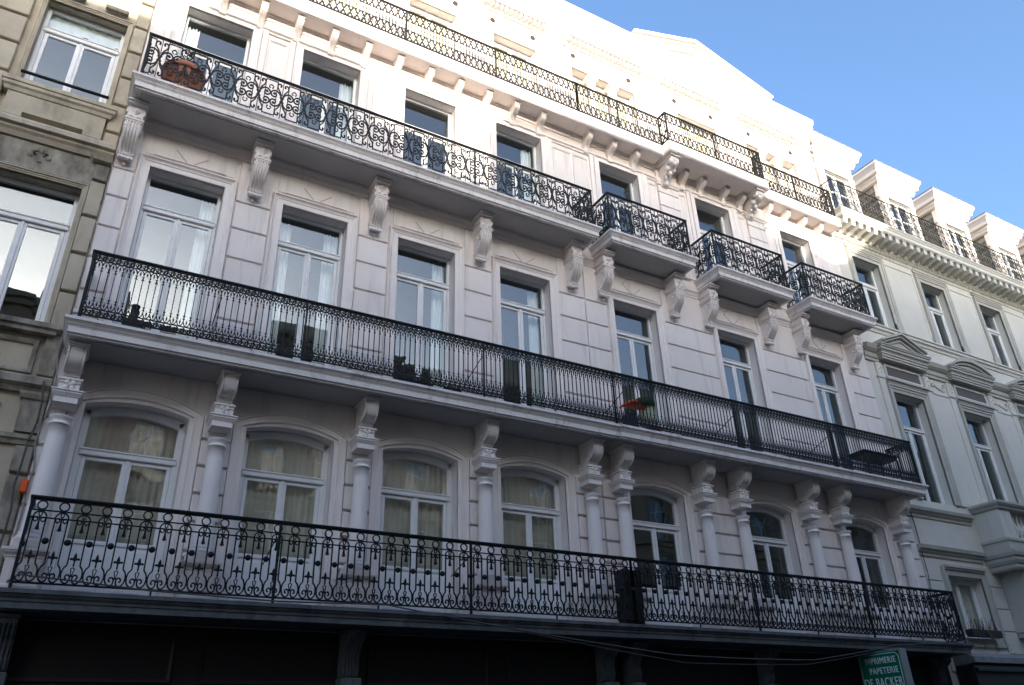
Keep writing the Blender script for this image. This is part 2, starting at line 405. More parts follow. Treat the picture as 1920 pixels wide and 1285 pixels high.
# ------------------------------------------------------------------ wrought- and cast-iron railing motifs (shared meshes, local xz plane)
def motif_rings(w=.2468):
    """first-floor railing: ring, arch with tassel, two bars that swell into an onion with scrolls, fleur-de-lis, ball"""
    m = MB(); d = .010; h = w/2
    m.sweep(arcpts(0, .952, .055, 0, 360, 18)[:-1], .0085, d, True)
    m.sweep([(-h, .888), (h, .888)], .0085, .008); m.sweep([(-h, .795), (h, .795)], .0085, .008)
    m.sweep(arcpts(0, .80, .074, -35, 215, 14), .0085, d)
    for s in (1, -1):
        q = lambda P: P if s > 0 else mir(P)
        m.sweep(q(smooth_path([(.060, .757), (.046, .745), (.026, .752), (.018, .775), (.028, .79)], 3)), .007, d)
        bar = [(.072, .80), (.072, .55), (.072, .27)] + smooth_path([(.072, .25), (.080, .225), (.103, .196), (.117, .135), (.109, .068), (.082, .028), (.052, .016), (.024, .036), (.014, .075), (.024, .112), (.050, .120), (.068, .098), (.063, .074), (.048, .074)], 3)
        m.sweep(q(bar), .0088, d)
        m.sweep(q([(.005, .105), (.012, .15), (.022, .195), (.005, .205)]), .0058, d)
        m.leaf_plate(q([(.004, .285), (.018, .298), (.034, .305), (.052, .298), (.060, .312), (.048, .328), (.030, .328), (.014, .32), (.004, .315)]), d)
    m.sweep(arcpts(0, .842, .018, 0, 360, 8, .03)[:-1], .0065, d, True)
    m.leaf_plate([(-.008, .80), (.008, .80), (.012, .71), (.019, .67), (.030, .64), (.016, .648), (0, .63), (-.016, .648), (-.030, .64), (-.019, .67), (-.012, .71)], .012)
    m.leaf_plate([(0, .20), (.010, .24), (.009, .29), (.021, .335), (.012, .37), (0, .395), (-.012, .37), (-.021, .335), (-.009, .29), (-.010, .24)], .012)
    m.ball(h, 0, .51, .042, 10, 7, .8); m.ball(0, 0, .11, .016, 6, 4)
    return m
def motif_lancet(w):
    """second-floor railing: slim bar with cups, pointed arches above and below, bands of small C scrolls"""
    m = MB(); d = .008; h = w/2; hw = .0062
    m.sweep([(0, .17), (0, .88)], .0064, d)
    for zc, sg in ((.27, 1), (.775, -1)):
        f = lambda z: zc+sg*z
        m.leaf_plate([(-.020, f(.036)), (-.004, f(.022)), (.004, f(.022)), (.020, f(.036)), (.007, f(0)), (.007, f(-.012)), (.019, f(-.03)), (-.019, f(-.03)), (-.007, f(-.012)), (-.007, f(0))], .008)
    for zb, sg in ((.115, 1), (.925, -1)):
        f = lambda z: zb+sg*z
        m.sweep([(-h, f(0)), (h, f(0))], .0075, .008)
        for s in (1, -1):
            m.sweep([(s*x, z) for x, z in smooth_path([(h, f(.004)), (h*.72, f(.012)), (h*.35, f(.035)), (0.001, f(.085))], 3)], hw, d)
        for s in (1, -1):
            m.leaf_plate([(s*h, f(.004)), (s*(h-.005), f(.045)), (s*(h-.013), f(.072)), (s*(h-.006), f(.10)), (s*h, f(.135))] if s > 0 else [(s*h, f(.135)), (s*(h-.006), f(.10)), (s*(h-.013), f(.072)), (s*(h-.005), f(.045)), (s*h, f(.004))], .007)
    for zb in (.058, .982):
        m.sweep(arcpts(0, zb, .041, -200, 80, 10), .0062, d)
        m.sweep(arcpts(.012, zb, .018, -90, 150, 5), .0062, d)
        m.leaf_plate([(-.032, zb-.02), (-.004, zb-.028), (.008, zb), (-.004, zb+.028), (-.032, zb+.02), (-.016, zb)], .006)
        m.sweep(arcpts(h, zb, .03, 100, 260, 5), .0056, d)
    return m
def motif_scroll(w):
    """third-floor railing: node with four C scrolls, lily forks above and below, key-pattern borders"""
    m = MB(); d = .009; k = w/.43
    C4 = smooth_path([(.010, .50), (.022, .578), (.060, .655), (.118, .690), (.178, .668), (.204, .605), (.184, .550), (.138, .534), (.106, .566), (.114, .614), (.146, .628), (.162, .600)], 3)
    L4 = smooth_path([(.006, .50), (.016, .60), (.045, .69), (.085, .755), (.100, .815), (.085, .872), (.052, .884), (.030, .858), (.034, .828), (.056, .824)], 3)
    for sx in (1, -1):
        for sz in (1, -1):
            T = lambda P: [(sx*x*k, z if sz > 0 else 1-z) for x, z in P]
            m.sweep(T(C4), .0125, d); m.sweep(T(L4), .0105, d)
            m.ball(sx*.145*k, 0, .600 if sz > 0 else .400, .018, 6, 4); m.ball(sx*.044*k, 0, .846 if sz > 0 else .154, .014, 6, 4)
            m.sweep(T([(.09, .86), (.105, .905), (.14, .915), (.2148, .915)]), .0072, d); m.sweep(T([(.135, .955), (.2, .955)]), .0072, d)
            m.sweep(T(smooth_path([(.214, .80), (.190, .79), (.172, .755), (.180, .725), (.200, .73)], 2)), .0075, d)
            m.leaf_plate(T([(.012, .505), (.034, .535), (.046, .565), (.030, .548), (.010, .52)]), .007)
        m.sweep([(sx*.1075*k, 0), (sx*.1075*k, 1.)], .0068, .007)
    m.sweep([(0, .62), (0, 1.)], .0068, .007); m.sweep([(0, 0), (0, .38)], .0068, .007)
    m.ball(0, 0, .5, .018, 8, 5, 1.2, 1.4)
    return m
def motif_lattice(w):
    """attic railing: crossing diagonals with leafy curls above and below a row of beaded bars"""
    m = MB(); d = .006; h = w/2
    for s in (1, -1):
        m.sweep([(-h*s, .0), (h*s, .34)], .0075, d); m.sweep([(-h*s, .62), (h*s, .94)], 0.0085, d)
        m.sweep([(s*h*.5, .34), (s*h*.5, .62)], .0075, d); m.ball(s*h*.5, 0, .48, .017, 6, 4)
        for zc, f in ((.28, 1), (.68, -1), (.07, -1), (.88, 1)):
            m.sweep([(s*x, zc+f*z) for x, z in smooth_path([(.0, -.06), (.02, -.02), (.055, 0), (.06, .035), (.035, .045), (.028, .025)], 2)], .0075, d)
            m.leaf_plate([(s*.02, zc), (s*.04, zc+.022*f), (s*.062, zc+.018*f), (s*.045, zc-.012*f)], .006)
    for zz in (.34, .62): m.sweep([(-h, zz), (h, zz)], .006, .006)
    for zc in (.17, .78): m.sweep(arcpts(0, zc, .05, 0, 360, 10)[:-1], .006, d, True)
    for zc in (.02, .92): m.sweep([(-h, zc), (h, zc)], .006, d)
    m.ball(0, 0, .17, .018, 6, 4); m.ball(0, 0, .78, .018, 6, 4); m.ball(h, 0, .34, .014, 6, 4); m.ball(h, 0, .62, .014, 6, 4)
    return m
def motif_tendril(w):
    """thin roof-terrace railing of tendrils between slim uprights"""
    m = MB(); d = .005; h = w/2
    for x in (-h*.98, 0): m.sweep([(x, 0), (x, 1.08)], .0075, d)
    for s in (1, -1):
        for z0 in (.08, .58):
            m.sweep([(s*x, z0+z) for x, z in smooth_path([(.01, .0), (.06, .10), (.10, .22), (.075, .33), (.035, .30), (.045, .24), (.07, .25)], 3)], .0075, d)
            m.sweep([(s*x, z0+z) for x, z in smooth_path([(.012, .40), (.05, .32), (.11, .37), (.13, .44)], 3)], .0065, d)
            m.leaf_plate([(s*.05, z0+.07), (s*.085, z0+.11), (s*.11, z0+.10), (s*.08, z0+.06)], .005)
    m.sweep([(-h, .52), (h, .52)], .0065, d)
    return m

def railing(parent, name, x0, x1, y, z, H, mesh, n, w, iron, post_x=(), yret=0., left=True, right=True, ret_n=2, top=.028, foot=.1, post=.016, foot_x=()):
    """one railing part: handrail + bottom bar + posts as its own mesh, each motif a sub-part; short returns to the wall at the ends"""
    mb = MB()
    def bar(a, b, zc, hh, hd):
        (xa, ya), (xb, yb) = a, b
        if ya == yb: mb.box(xa-hd, xb+hd, ya-hd, ya+hd, zc-hh, zc+hh, .006)
        else: mb.box(xa-hd, xa+hd, min(ya, yb)+hd, max(ya, yb), zc-hh, zc+hh, .006)
    runs = [((x0, y), (x1, y))]
    if left: runs.append(((x0, y), (x0, yret)))
    if right: runs.append(((x1, y), (x1, yret)))
    for a, b in runs:
        bar(a, b, z, .012, .012); bar(a, b, z+H, top*.55, top); bar(a, b, z+H-top*.55-.012, .012, .014)
    for px in post_x: mb.box(px-post, px+post, y-post-.004, y+post+.004, z-foot, z+H-.02, .004)
    for px in foot_x: mb.box(px-.011, px+.011, y-.011, y+.011, z-foot, z, .003)
    for px in (x0, x1): mb.box(px-post, px+post, y-post-.004, y+post+.004, z-foot, z+H-.02, .004)
    ro = part(name, mb, iron, parent)
    for k in range(n): put('baluster', mesh, ro, (x0+(k+.5)*w, y, z))
    for flag, px in ((left, x0), (right, x1)):
        if flag:
            L = yret-y; ww = L/ret_n
            for k in range(ret_n):
                o = put('baluster', mesh, ro, (px, y+(k+.5)*ww, z), PI/2); o.scale.x = ww/w
    return ro
# ------------------------------------------------------------------ the two white townhouses
CL = [.56, 2.84, 5.12, 7.41]          # window axes, left house
CR = [10.36, 13.52, 16.72]            # window axes, right house
SEAM = 8.93; X0 = -.62; X1 = 18.50
H1 = .71; HW = .62                              # half window opening
def flower(mb, x, y, z, r):
    for k in range(4):
        a = PI/4+k*PI/2
        mb.ball(x+r*.62*math.cos(a), y, z+r*.62*math.sin(a), r*.45, 8, 5, .5)
    mb.ball(x, y, z, r*.28, 6, 4)
def console_mesh():
    """scrolled bracket under the third-floor balcony, local: wall plane y=0, top z=0"""
    m = MB(); w = .125
    m.box(-.165, .165, -.50, 0, -.045, 0, .008); m.box(-.145, .145, -.47, 0, -.085, -.045, .008)
    m.box(-w, w, -.40, 0, -.36, -.085, .01)
    for s in (-1, 1): m.box(s*w, s*(w+.022), -.41, -.05, -.26, -.16, .006)
    a, b = -.40, -.40-.05; zc = -.20; zz = .095; xx = .075      # diamond boss
    P = [(0, a-.002, zc+zz), (xx, a-.002, zc), (0, a-.002, zc-zz), (-xx, a-.002, zc)]; t = (0, b, zc)
    for i in range(4): m.poly([P[i], P[(i+1) % 4], t])
    for s in (-1, 1): m.poly([(s*.118, a-.002, -.345), (s*.118, a-.002, -.27), (s*.05, a-.035, -.32)]); m.poly([(s*.118, a-.002, -.345), (s*.05, a-.035, -.32), (0, a-.002, -.345)])
    m.box(-w-.03, w+.03, -.43, 0, -.40, -.36, .008); m.box(-w-.015, w+.015, -.415, 0, -.43, -.40, .006)
    prof = smooth_path([(-.385, -.43), (-.395, -.52), (-.37, -.64), (-.30, -.75), (-.22, -.83), (-.16, -.90), (-.15, -.96)], 3)
    m.prism_x([(0, -.43)]+prof+[(0, -.97)], -w+.012, w-.012)
    for k in range(5):                                      # ribs following the scroll
        x = (-2+k)*.048
        m.tube([(x, y-.004, z) for y, z in prof], .021, 6)
    for s in (-1, 1):                                       # volutes on the cheeks
        vol = smooth_path([(-.37, -.45), (-.39, -.55), (-.33, -.63), (-.25, -.60), (-.24, -.52), (-.30, -.49), (-.33, -.53), (-.30, -.56)], 3)
        m.tube([(s*(w-.006), y, z) for y, z in vol], .016, 6)
        m.tube([(s*(w-.006), y, z) for y, z in smooth_path([(-.30, -.66), (-.2, -.74), (-.13, -.86), (-.06, -.88), (-.05, -.80)], 3)], .013, 6)
        m.tube([(s*(w-.001), y, z) for y, z in ((-.33, -.14), (-.2, -.25), (-.07, -.14))], .012, 6); m.ball(s*w, -.06, -.29, .016, 6, 4); m.ball(s*w, -.34, -.29, .016, 6, 4)
    for k in range(5): m.ball((-2+k)*.048, -.14, -1.005, .036, 8, 5, 1.1, 1.2)
    m.box(-.10, .10, -.10, 0, -1.0, -.95, .01)
    m.ball(0, -.05, -1.075, .035, 8, 5)
    return m
def scroll_console_mesh():
    """fat volute over each first-floor column, local: y=0 wall, top z=0 (slab underside)"""
    m = MB(); w = .105
    m.box(-.145, .145, -.55, 0, -.03, 0, .008); m.box(-.128, .128, -.52, 0, -.06, -.03, .008)
    prof = smooth_path([(-.48, -.06), (-.50, -.13), (-.49, -.22), (-.45, -.30), (-.38, -.35), (-.31, -.37)], 3)
    m.prism_x([(0, -.06)]+prof+[(-.29, -.43), (0, -.43)], -w, w)
    band_ = [(y-.012, z-.008) for y, z in prof]
    m.prism_x([(y-.014, z) for y, z in prof]+[(y, z) for y, z in reversed(prof)], -w*.66, w*.66)
    for s in (-1, 1): m.tube([(s*w, y, z) for y, z in prof], .017, 6); m.tube([(s*w, y, z) for y, z in smooth_path([(-.31, -.36), (-.22, -.33), (-.20, -.25), (-.27, -.21), (-.33, -.25), (-.29, -.28)], 3)], .015, 6)
    return m
def column_mesh():
    """engaged round column, local z0 = pedestal top"""
    m = MB(); H = 1.72
    prof = [(.165, 0), (.175, .015), (.175, .045), (.16, .06), (.148, .07), (.155, .085), (.15, .105), (.14, .115)]
    for k in range(9):
        t = k/8; prof.append((.135-.018*t**1.6, .13+(H-.13-.13)*t))
    prof += [(.117, H-.13), (.133, H-.125), (.136, H-.114), (.133, H-.102), (.119, H-.097), (.119, H-.07), (.126, H-.055), (.145, H-.025), (.15, H-.01), (.15, H)]
    m.lathe(prof, 0, 0, 28); m.box(-.185, .185, -.185, .185, -.05, 0, .006)
    return m
def capital_mesh():
    m = MB(); band(m, -.15, .15, .155, [(0, 0), (0, .085), (.012, .09), (.012, .10), (.02, .105), (.03, .125), (.04, .135), (.04, .155), (.034, .16), (.055, .165), (.055, .185)], .20)
    return m
def frieze_mesh():
    m = MB(); m.box(-.135, .135, -.155, .2, 0, .145, .005); m.box(-.16, .16, -.18, .2, .145, .185, .008)
    flower(m, 0, -.167, .075, .085)
    for s in (-1, 1): m.box(s*.075, s*.135, -.172, -.16, .105, .13, .004)
    return m
def pedestal_mesh():
    m = MB(); band(m, -.20, .20, .20, [(0.02, 0), (.02, .1), (.01, .11), (0, .13), (0, .44), (.012, .45), (.012, .47), (.03, .49), (.05, .505), (.05, .52), (.065, .525), (.065, .56), (.03, .57)], .20)
    m.box(-.13, .13, -.212, -.2, .17, .40, .01); m.box(-.19, .19, -.19, .19, .57, .69, .015)
    return m
def small_bracket_mesh():
    """slim S-bracket under the attic balcony, local: wall y=0, top z=0"""
    m = MB(); w = .065
    m.box(-.085, .085, -.36, 0, -.03, 0, .005); m.box(-.075, .075, -.34, 0, -.05, -.03, .004)
    pr = smooth_path([(-.315, -.05), (-.325, -.10), (-.30, -.16), (-.22, -.22), (-.14, -.27), (-.09, -.34), (-.075, -.42), (-.06, -.47)], 3)
    m.prism_x([(0, -.05)]+pr+[(0, -.48)], -w, w)
    for s in (-1, 0, 1): m.tube([(s*.04, y-.003, z) for y, z in pr], .011, 5)
    return m
def leaf_bracket_mesh():
    """larger carved leaf bracket, local: wall y=0, top z=0"""
    m = MB(); m.box(-.17, .17, -.62, 0, -.05, 0, .008)
    m.prism_x([(0, -.05), (-.56, -.05), (-.57, -.14), (-.50, -.24), (-.36, -.34), (-.2, -.44), (-.10, -.62), (0, -.7)], -.10, .10)
    for s in (-1, 1):
        m.ball(s*.075, -.46, -.17, .085, 10, 7, 1.3, 1.1); m.ball(s*.095, -.32, -.30, .07, 10, 7, 1.2, 1.2); m.ball(s*.06, -.16, -.46, .06, 8, 6, 1.0, 1.3)
        m.tube([(s*.11, -.55, -.07), (s*.14, -.5, -.16), (s*.13, -.42, -.24), (s*.09, -.44, -.2)], .022, 6)
        m.tube([(s*.02, -.3, -.36), (s*.11, -.22, -.40), (s*.10, -.14, -.52), (s*.03, -.12, -.56)], .022, 6)
    m.ball(0, -.50, -.24, .06, 8, 6); m.ball(0, -.30, -.40, .055, 8, 6, 1, 1.4); m.ball(0, -.10, -.60, .06, 8, 6, .9, 1.2)
    return m
ME = {}
def shared(key, fn, m):
    if key not in ME: ME[key] = fn().mesh(key, m)
    return ME[key]
CONS = shared('console', console_mesh, TRIM); SCON = shared('scroll_console', scroll_console_mesh, TRIM)
COL = shared('column', column_mesh, TRIM); CAP = shared('capital', capital_mesh, TRIM); FRZ = shared('frieze_block', frieze_mesh, TRIM)
PED = shared('pedestal', pedestal_mesh, TRIM); SBR = shared('small_bracket', small_bracket_mesh, TRIM); LBR = shared('leaf_bracket', leaf_bracket_mesh, TRIM)
WR1, WR2, WR3, WR4 = .2468, .0945, .43, .155
M1 = motif_rings(WR1).mesh('ring_baluster', IRON); M2 = motif_lancet(WR2).mesh('lancet_baluster', IRON)
M3 = motif_scroll(WR3).mesh('scroll_baluster', IRON); M4 = motif_lattice(WR4).mesh('lattice_baluster', IRON2)

ZB1, ZB2, ZB3, ZB4 = 3.32, 6.97, 11.68, 15.36        # undersides of the four balconies
def blocks(parent, x0, x1, zs, y=-.0, t=.045, g=.016, m=None):
    """rusticated courses: one block object per course between the joints zs"""
    for a, b in zip(zs[:-1], zs[1:]):
        mb = MB(); mb.box(x0, x1, y-t, y+.01, a+g, b-g, .012); part('rusticated_block', mb, m or STUCCO, parent)

def townhouse(name, label, cx, x0, x1, left):
    T = thing(name, label, 'house', ((x0+x1)/2, 0, 0))
    n = len(cx)
    att = [(cx[0]-.62, cx[0]+.62, False), (cx[1]-.62, cx[1]+.62, False), (cx[2]-.62, cx[2]+.62, False), (cx[3]-.62, cx[3]+.62, False)] if left else \
          [(9.15, 11.25, True), (12.80, 14.26, False), (15.50, 17.62, True)]
    # ---- wall with all openings
    W = MB(); ops = []
    for c in cx:
        ops += [(c-H1, c+H1, 3.52, 6.40, .11), (c-HW, c+HW, 7.21, 10.73), (c-HW, c+HW, 11.92, 14.80)]
    for a, b, tri in att: ops.append((a, b, 16.45, 17.85))
    wall_mesh(W, x0, x1, 3.3, 19.2, 0, .34, ops); part('wall', W, STUCCO, T)
    # floors and back wall of the rooms behind the windows
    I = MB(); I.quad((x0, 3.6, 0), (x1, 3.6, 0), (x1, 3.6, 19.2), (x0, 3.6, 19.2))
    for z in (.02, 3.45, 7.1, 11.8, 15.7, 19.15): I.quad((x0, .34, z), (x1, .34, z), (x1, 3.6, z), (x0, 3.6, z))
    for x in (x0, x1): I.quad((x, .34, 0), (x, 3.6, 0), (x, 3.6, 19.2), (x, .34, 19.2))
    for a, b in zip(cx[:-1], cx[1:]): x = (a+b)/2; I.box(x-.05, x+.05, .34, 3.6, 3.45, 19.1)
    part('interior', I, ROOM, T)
    # ---- first floor: arched french windows, arch mouldings, blocks, columns
    for i, c in enumerate(cx):
        a = MB(); frame_sweep(a, arch_path(c-H1, c+H1, 3.53, 6.29, .11), [(0, 0.02), (0, -.012), (.055, -.012), (.06, -.04), (.075, -.046), (.085, -.04), (.10, -.035), (.175, -.035), (.18, -.052), (.2, -.052), (.21, .01)])
        part('arch_moulding', a, TRIM, T)
        lv = left and True
        window(T, c, 2*H1-.004, 3.53, 6.395, 5.64, .21, .11, .80, GLASS_OLD if left else GLASS, 'n' if left else '', f=.10)
    bx = ([x0+.02]+[c for c in cx]+[x1-.02])
    zs1 = [4.20, 4.30, 4.72, 5.14, 5.56, 5.98, 6.38]
    for k in range(n+1):
        a = x0+.015 if k == 0 else cx[k-1]+H1+.215; b = x1-.015 if k == n else cx[k]-H1-.215
        if b-a < .12: continue
        blocks(T, a, b, zs1, 0, .075, .02)
        P = MB(); P.box(a, b, -.06, .01, 3.53, 4.02, .012); P.box(a-.004, b+.004, -.09, .01, 4.02, 4.09, .012); part('plinth', P, TRIM, T)
    cols = [-.40, 1.70, 3.98, 6.265, 8.56] if left else [9.30, 11.43, 12.46, 14.59, 15.65, 17.79]
    for x in cols:
        co = put('column', COL, T, (x, -.22, 4.22))
        put('pedestal', PED, co, (x, -.22, 3.525)); put('capital', CAP, co, (x, -.22, 5.94+.17)); put('frieze_block', FRZ, co, (x, -.22, 6.297))
        put('scroll_console', SCON, co, (x, -.06, 6.95))
        B = MB(); B.box(x-.12, x+.12, -.05, .01, 6.40, 6.6, .008); part('respond', B, STUCCO, T)
    # ---- second floor: architraves, blocks, brackets, frieze panels
    zs2 = [7.74, 8.10, 8.70, 9.31, 9.92, 10.50]
    for c in cx:
        a = MB(); frame_sweep(a, u_path(c-HW, c+HW, 7.22, 10.73), [(0, .02), (0, -.03), (.012, -.036), (.095, -.036), (.10, -.05), (.115, -.05), (.12, -.042), (.15, -.062), (.17, -.085), (.185, -.085), (.19, -.06), (.21, .01)])
        part('architrave', a, TRIM, T)
        window(T, c, 2*HW-.004, 7.215, 10.725, 10.03, .22, 0, .42, GLASS, ['r', 'lr', 'r', 'r'][cx.index(c)] if left else '')
        f = MB()
        f.box(c-.74, c+.74, -.016, .01, 11.0, 11.44, .006); f.box(c-.60, c+.60, -.034, -.015, 11.005, 11.02, .004)
        part('frieze_panel', f, STUCCO, T)
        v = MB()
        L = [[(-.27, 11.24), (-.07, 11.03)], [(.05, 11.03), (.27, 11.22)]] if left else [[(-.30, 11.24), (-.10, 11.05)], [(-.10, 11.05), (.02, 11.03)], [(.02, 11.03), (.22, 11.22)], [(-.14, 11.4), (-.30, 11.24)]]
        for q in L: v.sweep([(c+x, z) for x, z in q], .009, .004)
        o = part('groove_shade_strip', v, DARKLINE, T); o.location.y += -.0172  # raised strip, coloured dark like a shaded groove
    # frieze moulding directly under the balcony
    f = MB(); f.prism_x([(0.01, 11.44), (-.03, 11.44), (-.035, 11.48), (-.05, 11.50), (-.06, 11.56), (-.09, 11.60), (-.095, 11.67), (.01, 11.67)], x0+.01, x1-.01); part('soffit_moulding', f, TRIM, T)
    brk = [-.46, 1.68, 3.97, 6.27, 8.56] if left else [9.40, 11.47, 12.55, 14.56, 15.76, 17.80]
    for k in range(n+1):
        a = x0+.015 if k == 0 else cx[k-1]+HW+.215; b = x1-.015 if k == n else cx[k]-HW-.215
        blocks(T, a, b, zs2); blocks(T, a, b, [10.50, 11.43])
        P = MB(); P.box(a, b, -.05, .01, 7.22, 7.66, .012); P.box(a-.01, b+.01, -.08, .01, 7.66, 7.74, .012); part('plinth', P, LEDGE, T)
    for x in brk: put('console', CONS, T, (x, -.02, 11.66))
    # ---- third floor
    for c in cx:
        a = MB(); frame_sweep(a, u_path(c-HW, c+HW, 11.93, 14.80), [(0, .02), (0, -.03), (.10, -.036), (.105, -.052), (.13, -.052), (.15, -.07), (.17, -.07), (.18, 0.01)])
        part('architrave', a, TRIM, T)
        window(T, c, 2*HW-.004, 11.925, 14.795, 13.92, .22, 0, .3, GLASS, ['l', 'r', '', 'r'][cx.index(c)] if left else '')
        for s in (-1, 1):
            P = MB(); xx = c+s*(HW+.24); P.box(xx-.055, xx+.055, -.05, .01, 11.93, 14.93, .008); part('pilaster_strip', P, TRIM, T)
    for k in range(n+1):
        a = x0+.01 if k == 0 else cx[k-1]+HW+.31; b = x1-.01 if k == n else cx[k]-HW-.31
        if b-a < .2: continue
        if (not left) and k in (1, 2):
            m0 = (a+b)/2; blocks(T, m0-.34, m0+.34, [11.95, 12.35, 12.78, 13.21, 13.64, 14.07, 14.5, 14.74], 0, .075, .012)
            cap = MB(); band(cap, m0-.34, m0+.34, .06, [(0.02, 14.76), (.02, 14.80), (.05, 14.84), (.05, 14.90), (.03, 14.92), (.0, 14.93), (0, 15.30)]); part('pilaster_cap', cap, TRIM, T)
            sub = [(a, m0-.36), (m0+.36, b)]
        else: sub = [(a, b)]
        for a_, b_ in sub:
            if b_-a_ < .12: continue
            P = MB(); frame_sweep(P, o_path(a_+.05, b_-.05, 12.05, 14.68), [(0, .0), (0, -.012), (.03, -.03), (.045, -.03), (.05, .005)]); part('panel_moulding', P, TRIM, T)
    st = MB(); st.prism_x([(0.01, 14.86), (-.03, 14.86), (-.04, 14.90), (-.075, 14.92), (-.08, 14.96), (0.01, 14.97)], x0+.01, x1-.01); part('string_course', st, TRIM, T)
    # ---- attic balcony with its brackets
    sl = MB()
    prof = [(-.07, ZB4), (-.07, ZB4-.01), (-.02, ZB4-.01), (-.02, ZB4+.01), (0, ZB4+.012), (0, ZB4+.26), (.015, ZB4+.265), (.015, ZB4+.30)]
    if left: band(sl, x0, x1, .50, prof, 0, False, False)
    else:
        band(sl, x0, 11.55, .50, prof, 0, False, False); band(sl, 11.55, 15.12, .76, prof, 0, True, True); band(sl, 15.12, x1-.1, .50, prof, 0, False, True)
    part('attic_balcony_slab', sl, TRIM, T)
    xs = [-.2+.742*k for k in range(12)] if left else [9.34, 10.08, 10.83, 12.47, 13.1, 13.94, 14.57, 15.6, 16.3, 17.0, 17.7]
    for x in xs: put('bracket', SBR, T, (x, -.005, ZB4-.011))
    if not left:
        for x in (11.80, 14.86): put('carved_bracket', LBR, T, (x, -.07, ZB4-.011))
    sm = MB(); sm.prism_x([(0.01, 15.22), (-.03, 15.22), (-.05, 15.26), (-.05, 15.30), (-.08, 15.33), (-.08, 15.349), (.01, 15.349)], x0+.01, x1-.01); part('soffit_moulding', sm, TRIM, T)
    # ---- attic storey
    for a, b, tri in att:
        A = MB(); frame_sweep(A, u_path(a, b, 16.46, 17.85), [(0, .02), (0, -.02), (.08, -.02), (.09, -.035), (.12, -.035), (.125, .005)]); part('architrave', A, TRIM, T)
        if not tri: window(T, (a+b)/2, b-a-.004, 16.455, 17.845, None, .22, 0, .1, GLASS_CLEAR, 'b')
        else:
            w3 = (b-a)/3
            for k in range(3): window(T, a+w3*(k+.5), w3-.01, 16.455, 17.845, None, .24, 0, .1, GLASS_CLEAR, 'b', mullion=False)
            for k in (1, 2):
                cm = MB(); cm.lathe([(.13, 16.46), (.13, 16.54), (.105, 16.58), (.098, 17.5), (.125, 17.53), (.125, 17.57), (.105, 17.58), (.11, 17.66), (.15, 17.70), (.15, 17.72)], a+w3*k, .09, 20); cm.box(a+w3*k-.16, a+w3*k+.16, -.05, .3, 17.72, 17.845, .01)
                part('attic_column', cm, TRIM, T)
    for x in ([.0, 1.1, 2.28, 3.4, 4.5, 5.72, 6.78, 7.98] if left else [9.25, 11.12, 12.78, 14.18, 15.72, 17.55]):
        r = MB(); r.lathe([(.055, 0), (.055, .02), (.07, .025), (.075, .01), (.075, 0)], 0, 0, 16)
        r.v = [(x+p[0], -p[2]-.001, 18.30+p[1]) for p in r.v]; r.poly([(x+.056*math.cos(2*PI*k/16), -.012, 18.30+.056*math.sin(2*PI*k/16)) for k in range(16)])
        part('roundel', r, BROWNVENT, T)
    pil = [(x0+.05, .3), (1.45, 1.95), (3.72, 4.22), (5.98, 6.5), (8.33, 8.90)] if left else [(8.96, 9.06), (11.55, 12.25), (14.55, 15.25), (17.86, 18.46)]
    for a, b in pil:
        P = MB(); P.box(a, b, -.10, .01, 15.70, 18.66, .012); band(P, a, b, .10, [(0.002, 18.44), (.02, 18.45), (.035, 18.49), (.035, 18.52), (.002, 18.525)]); band(P, a, b, .16, [(.0, 18.66), (.0, 19.12), (.03, 19.16), (.06, 19.2), (.06, 19.26)]); part('attic_pilaster', P, TRIM, T)
    ends = sorted([p for q in pil for p in q]); gaps = [(pil[k][1], pil[k+1][0]) for k in range(len(pil)-1)]
    for a, b in gaps:
        D = MB(); D.prism_x([(.01, 18.60), (-.06, 18.60), (-.06, 18.65), (.01, 18.65)], a, b)
        nn = int((b-a)/.135)
        for k in range(nn):
            x = a+(k+.5)*(b-a)/nn; D.box(x-.042, x+.042, -.17, .01, 18.70, 18.82)
        D.prism_x([(.01, 18.815), (-.06, 18.815), (-.06, 18.835), (-.21, 18.835), (-.21, 18.86), (-.25, 18.87), (-.27, 18.90), (-.27, 18.93), (.01, 18.93)], a, b)
        part('dentil_band', D, TRIM, T, kind='stuff')
    co = MB(); xr = x1 if left else x1-.02
    co.prism_x([(.02, 18.94), (-.14, 18.94), (-.16, 19.0), (-.20, 19.12), (-.27, 19.25), (-.36, 19.36), (-.40, 19.40), (-.40, 19.48), (-.43, 19.50), (-.46, 19.58), (-.48, 19.66), (-.48, 19.70), (.34, 19.78), (.34, 19.2), (.02, 19.2)], x0, xr)
    part('cornice', co, TRIM, T)
    if not left:
        pd = MB(); xa, xb, xm = 11.2, 16.75, 13.7
        pd.prism_y([(xa+.25, 19.72), (xb-.25, 19.72), (xm, 20.62)], -.14, .30)
        part('tympanum', pd, STUCCO, T)
        rk = MB()
        for sgn, xe in ((-1, xa), (1, xb)):
            for (o0, o1, d0) in ((0, .12, -.30), (.12, .2, -.38), (.2, .29, -.47)):
                L = math.hypot(xm-xe, .9)
                def P(t, o): return (xe+(xm-xe)*t, 19.70+.88*t+o)
                rk.prism_y([P(0, o0), P(1, o0), P(1, o1), P(0, o1)], d0, .34-abs(d0)*.02)
        part('raking_cornice', rk, TRIM, T)
    rf = MB(); rf.quad((x0, .3, 19.7), (x1, .3, 19.7), (x1, 7, 20.5), (x0, 7, 20.5)); rf.quad((x0, 7, 0), (x1, 7, 0), (x1, 7, 20.5), (x0, 7, 20.5))
    for x in (x0, x1): rf.poly([(x, .34, 19.2), (x, 7, 0), (x, 7, 20.5), (x, .3, 19.7)]); rf.poly([(x, 3.6, 0), (x, 7, 0), (x, .34, 19.2)])
    part('roof', rf, ZINC, T)
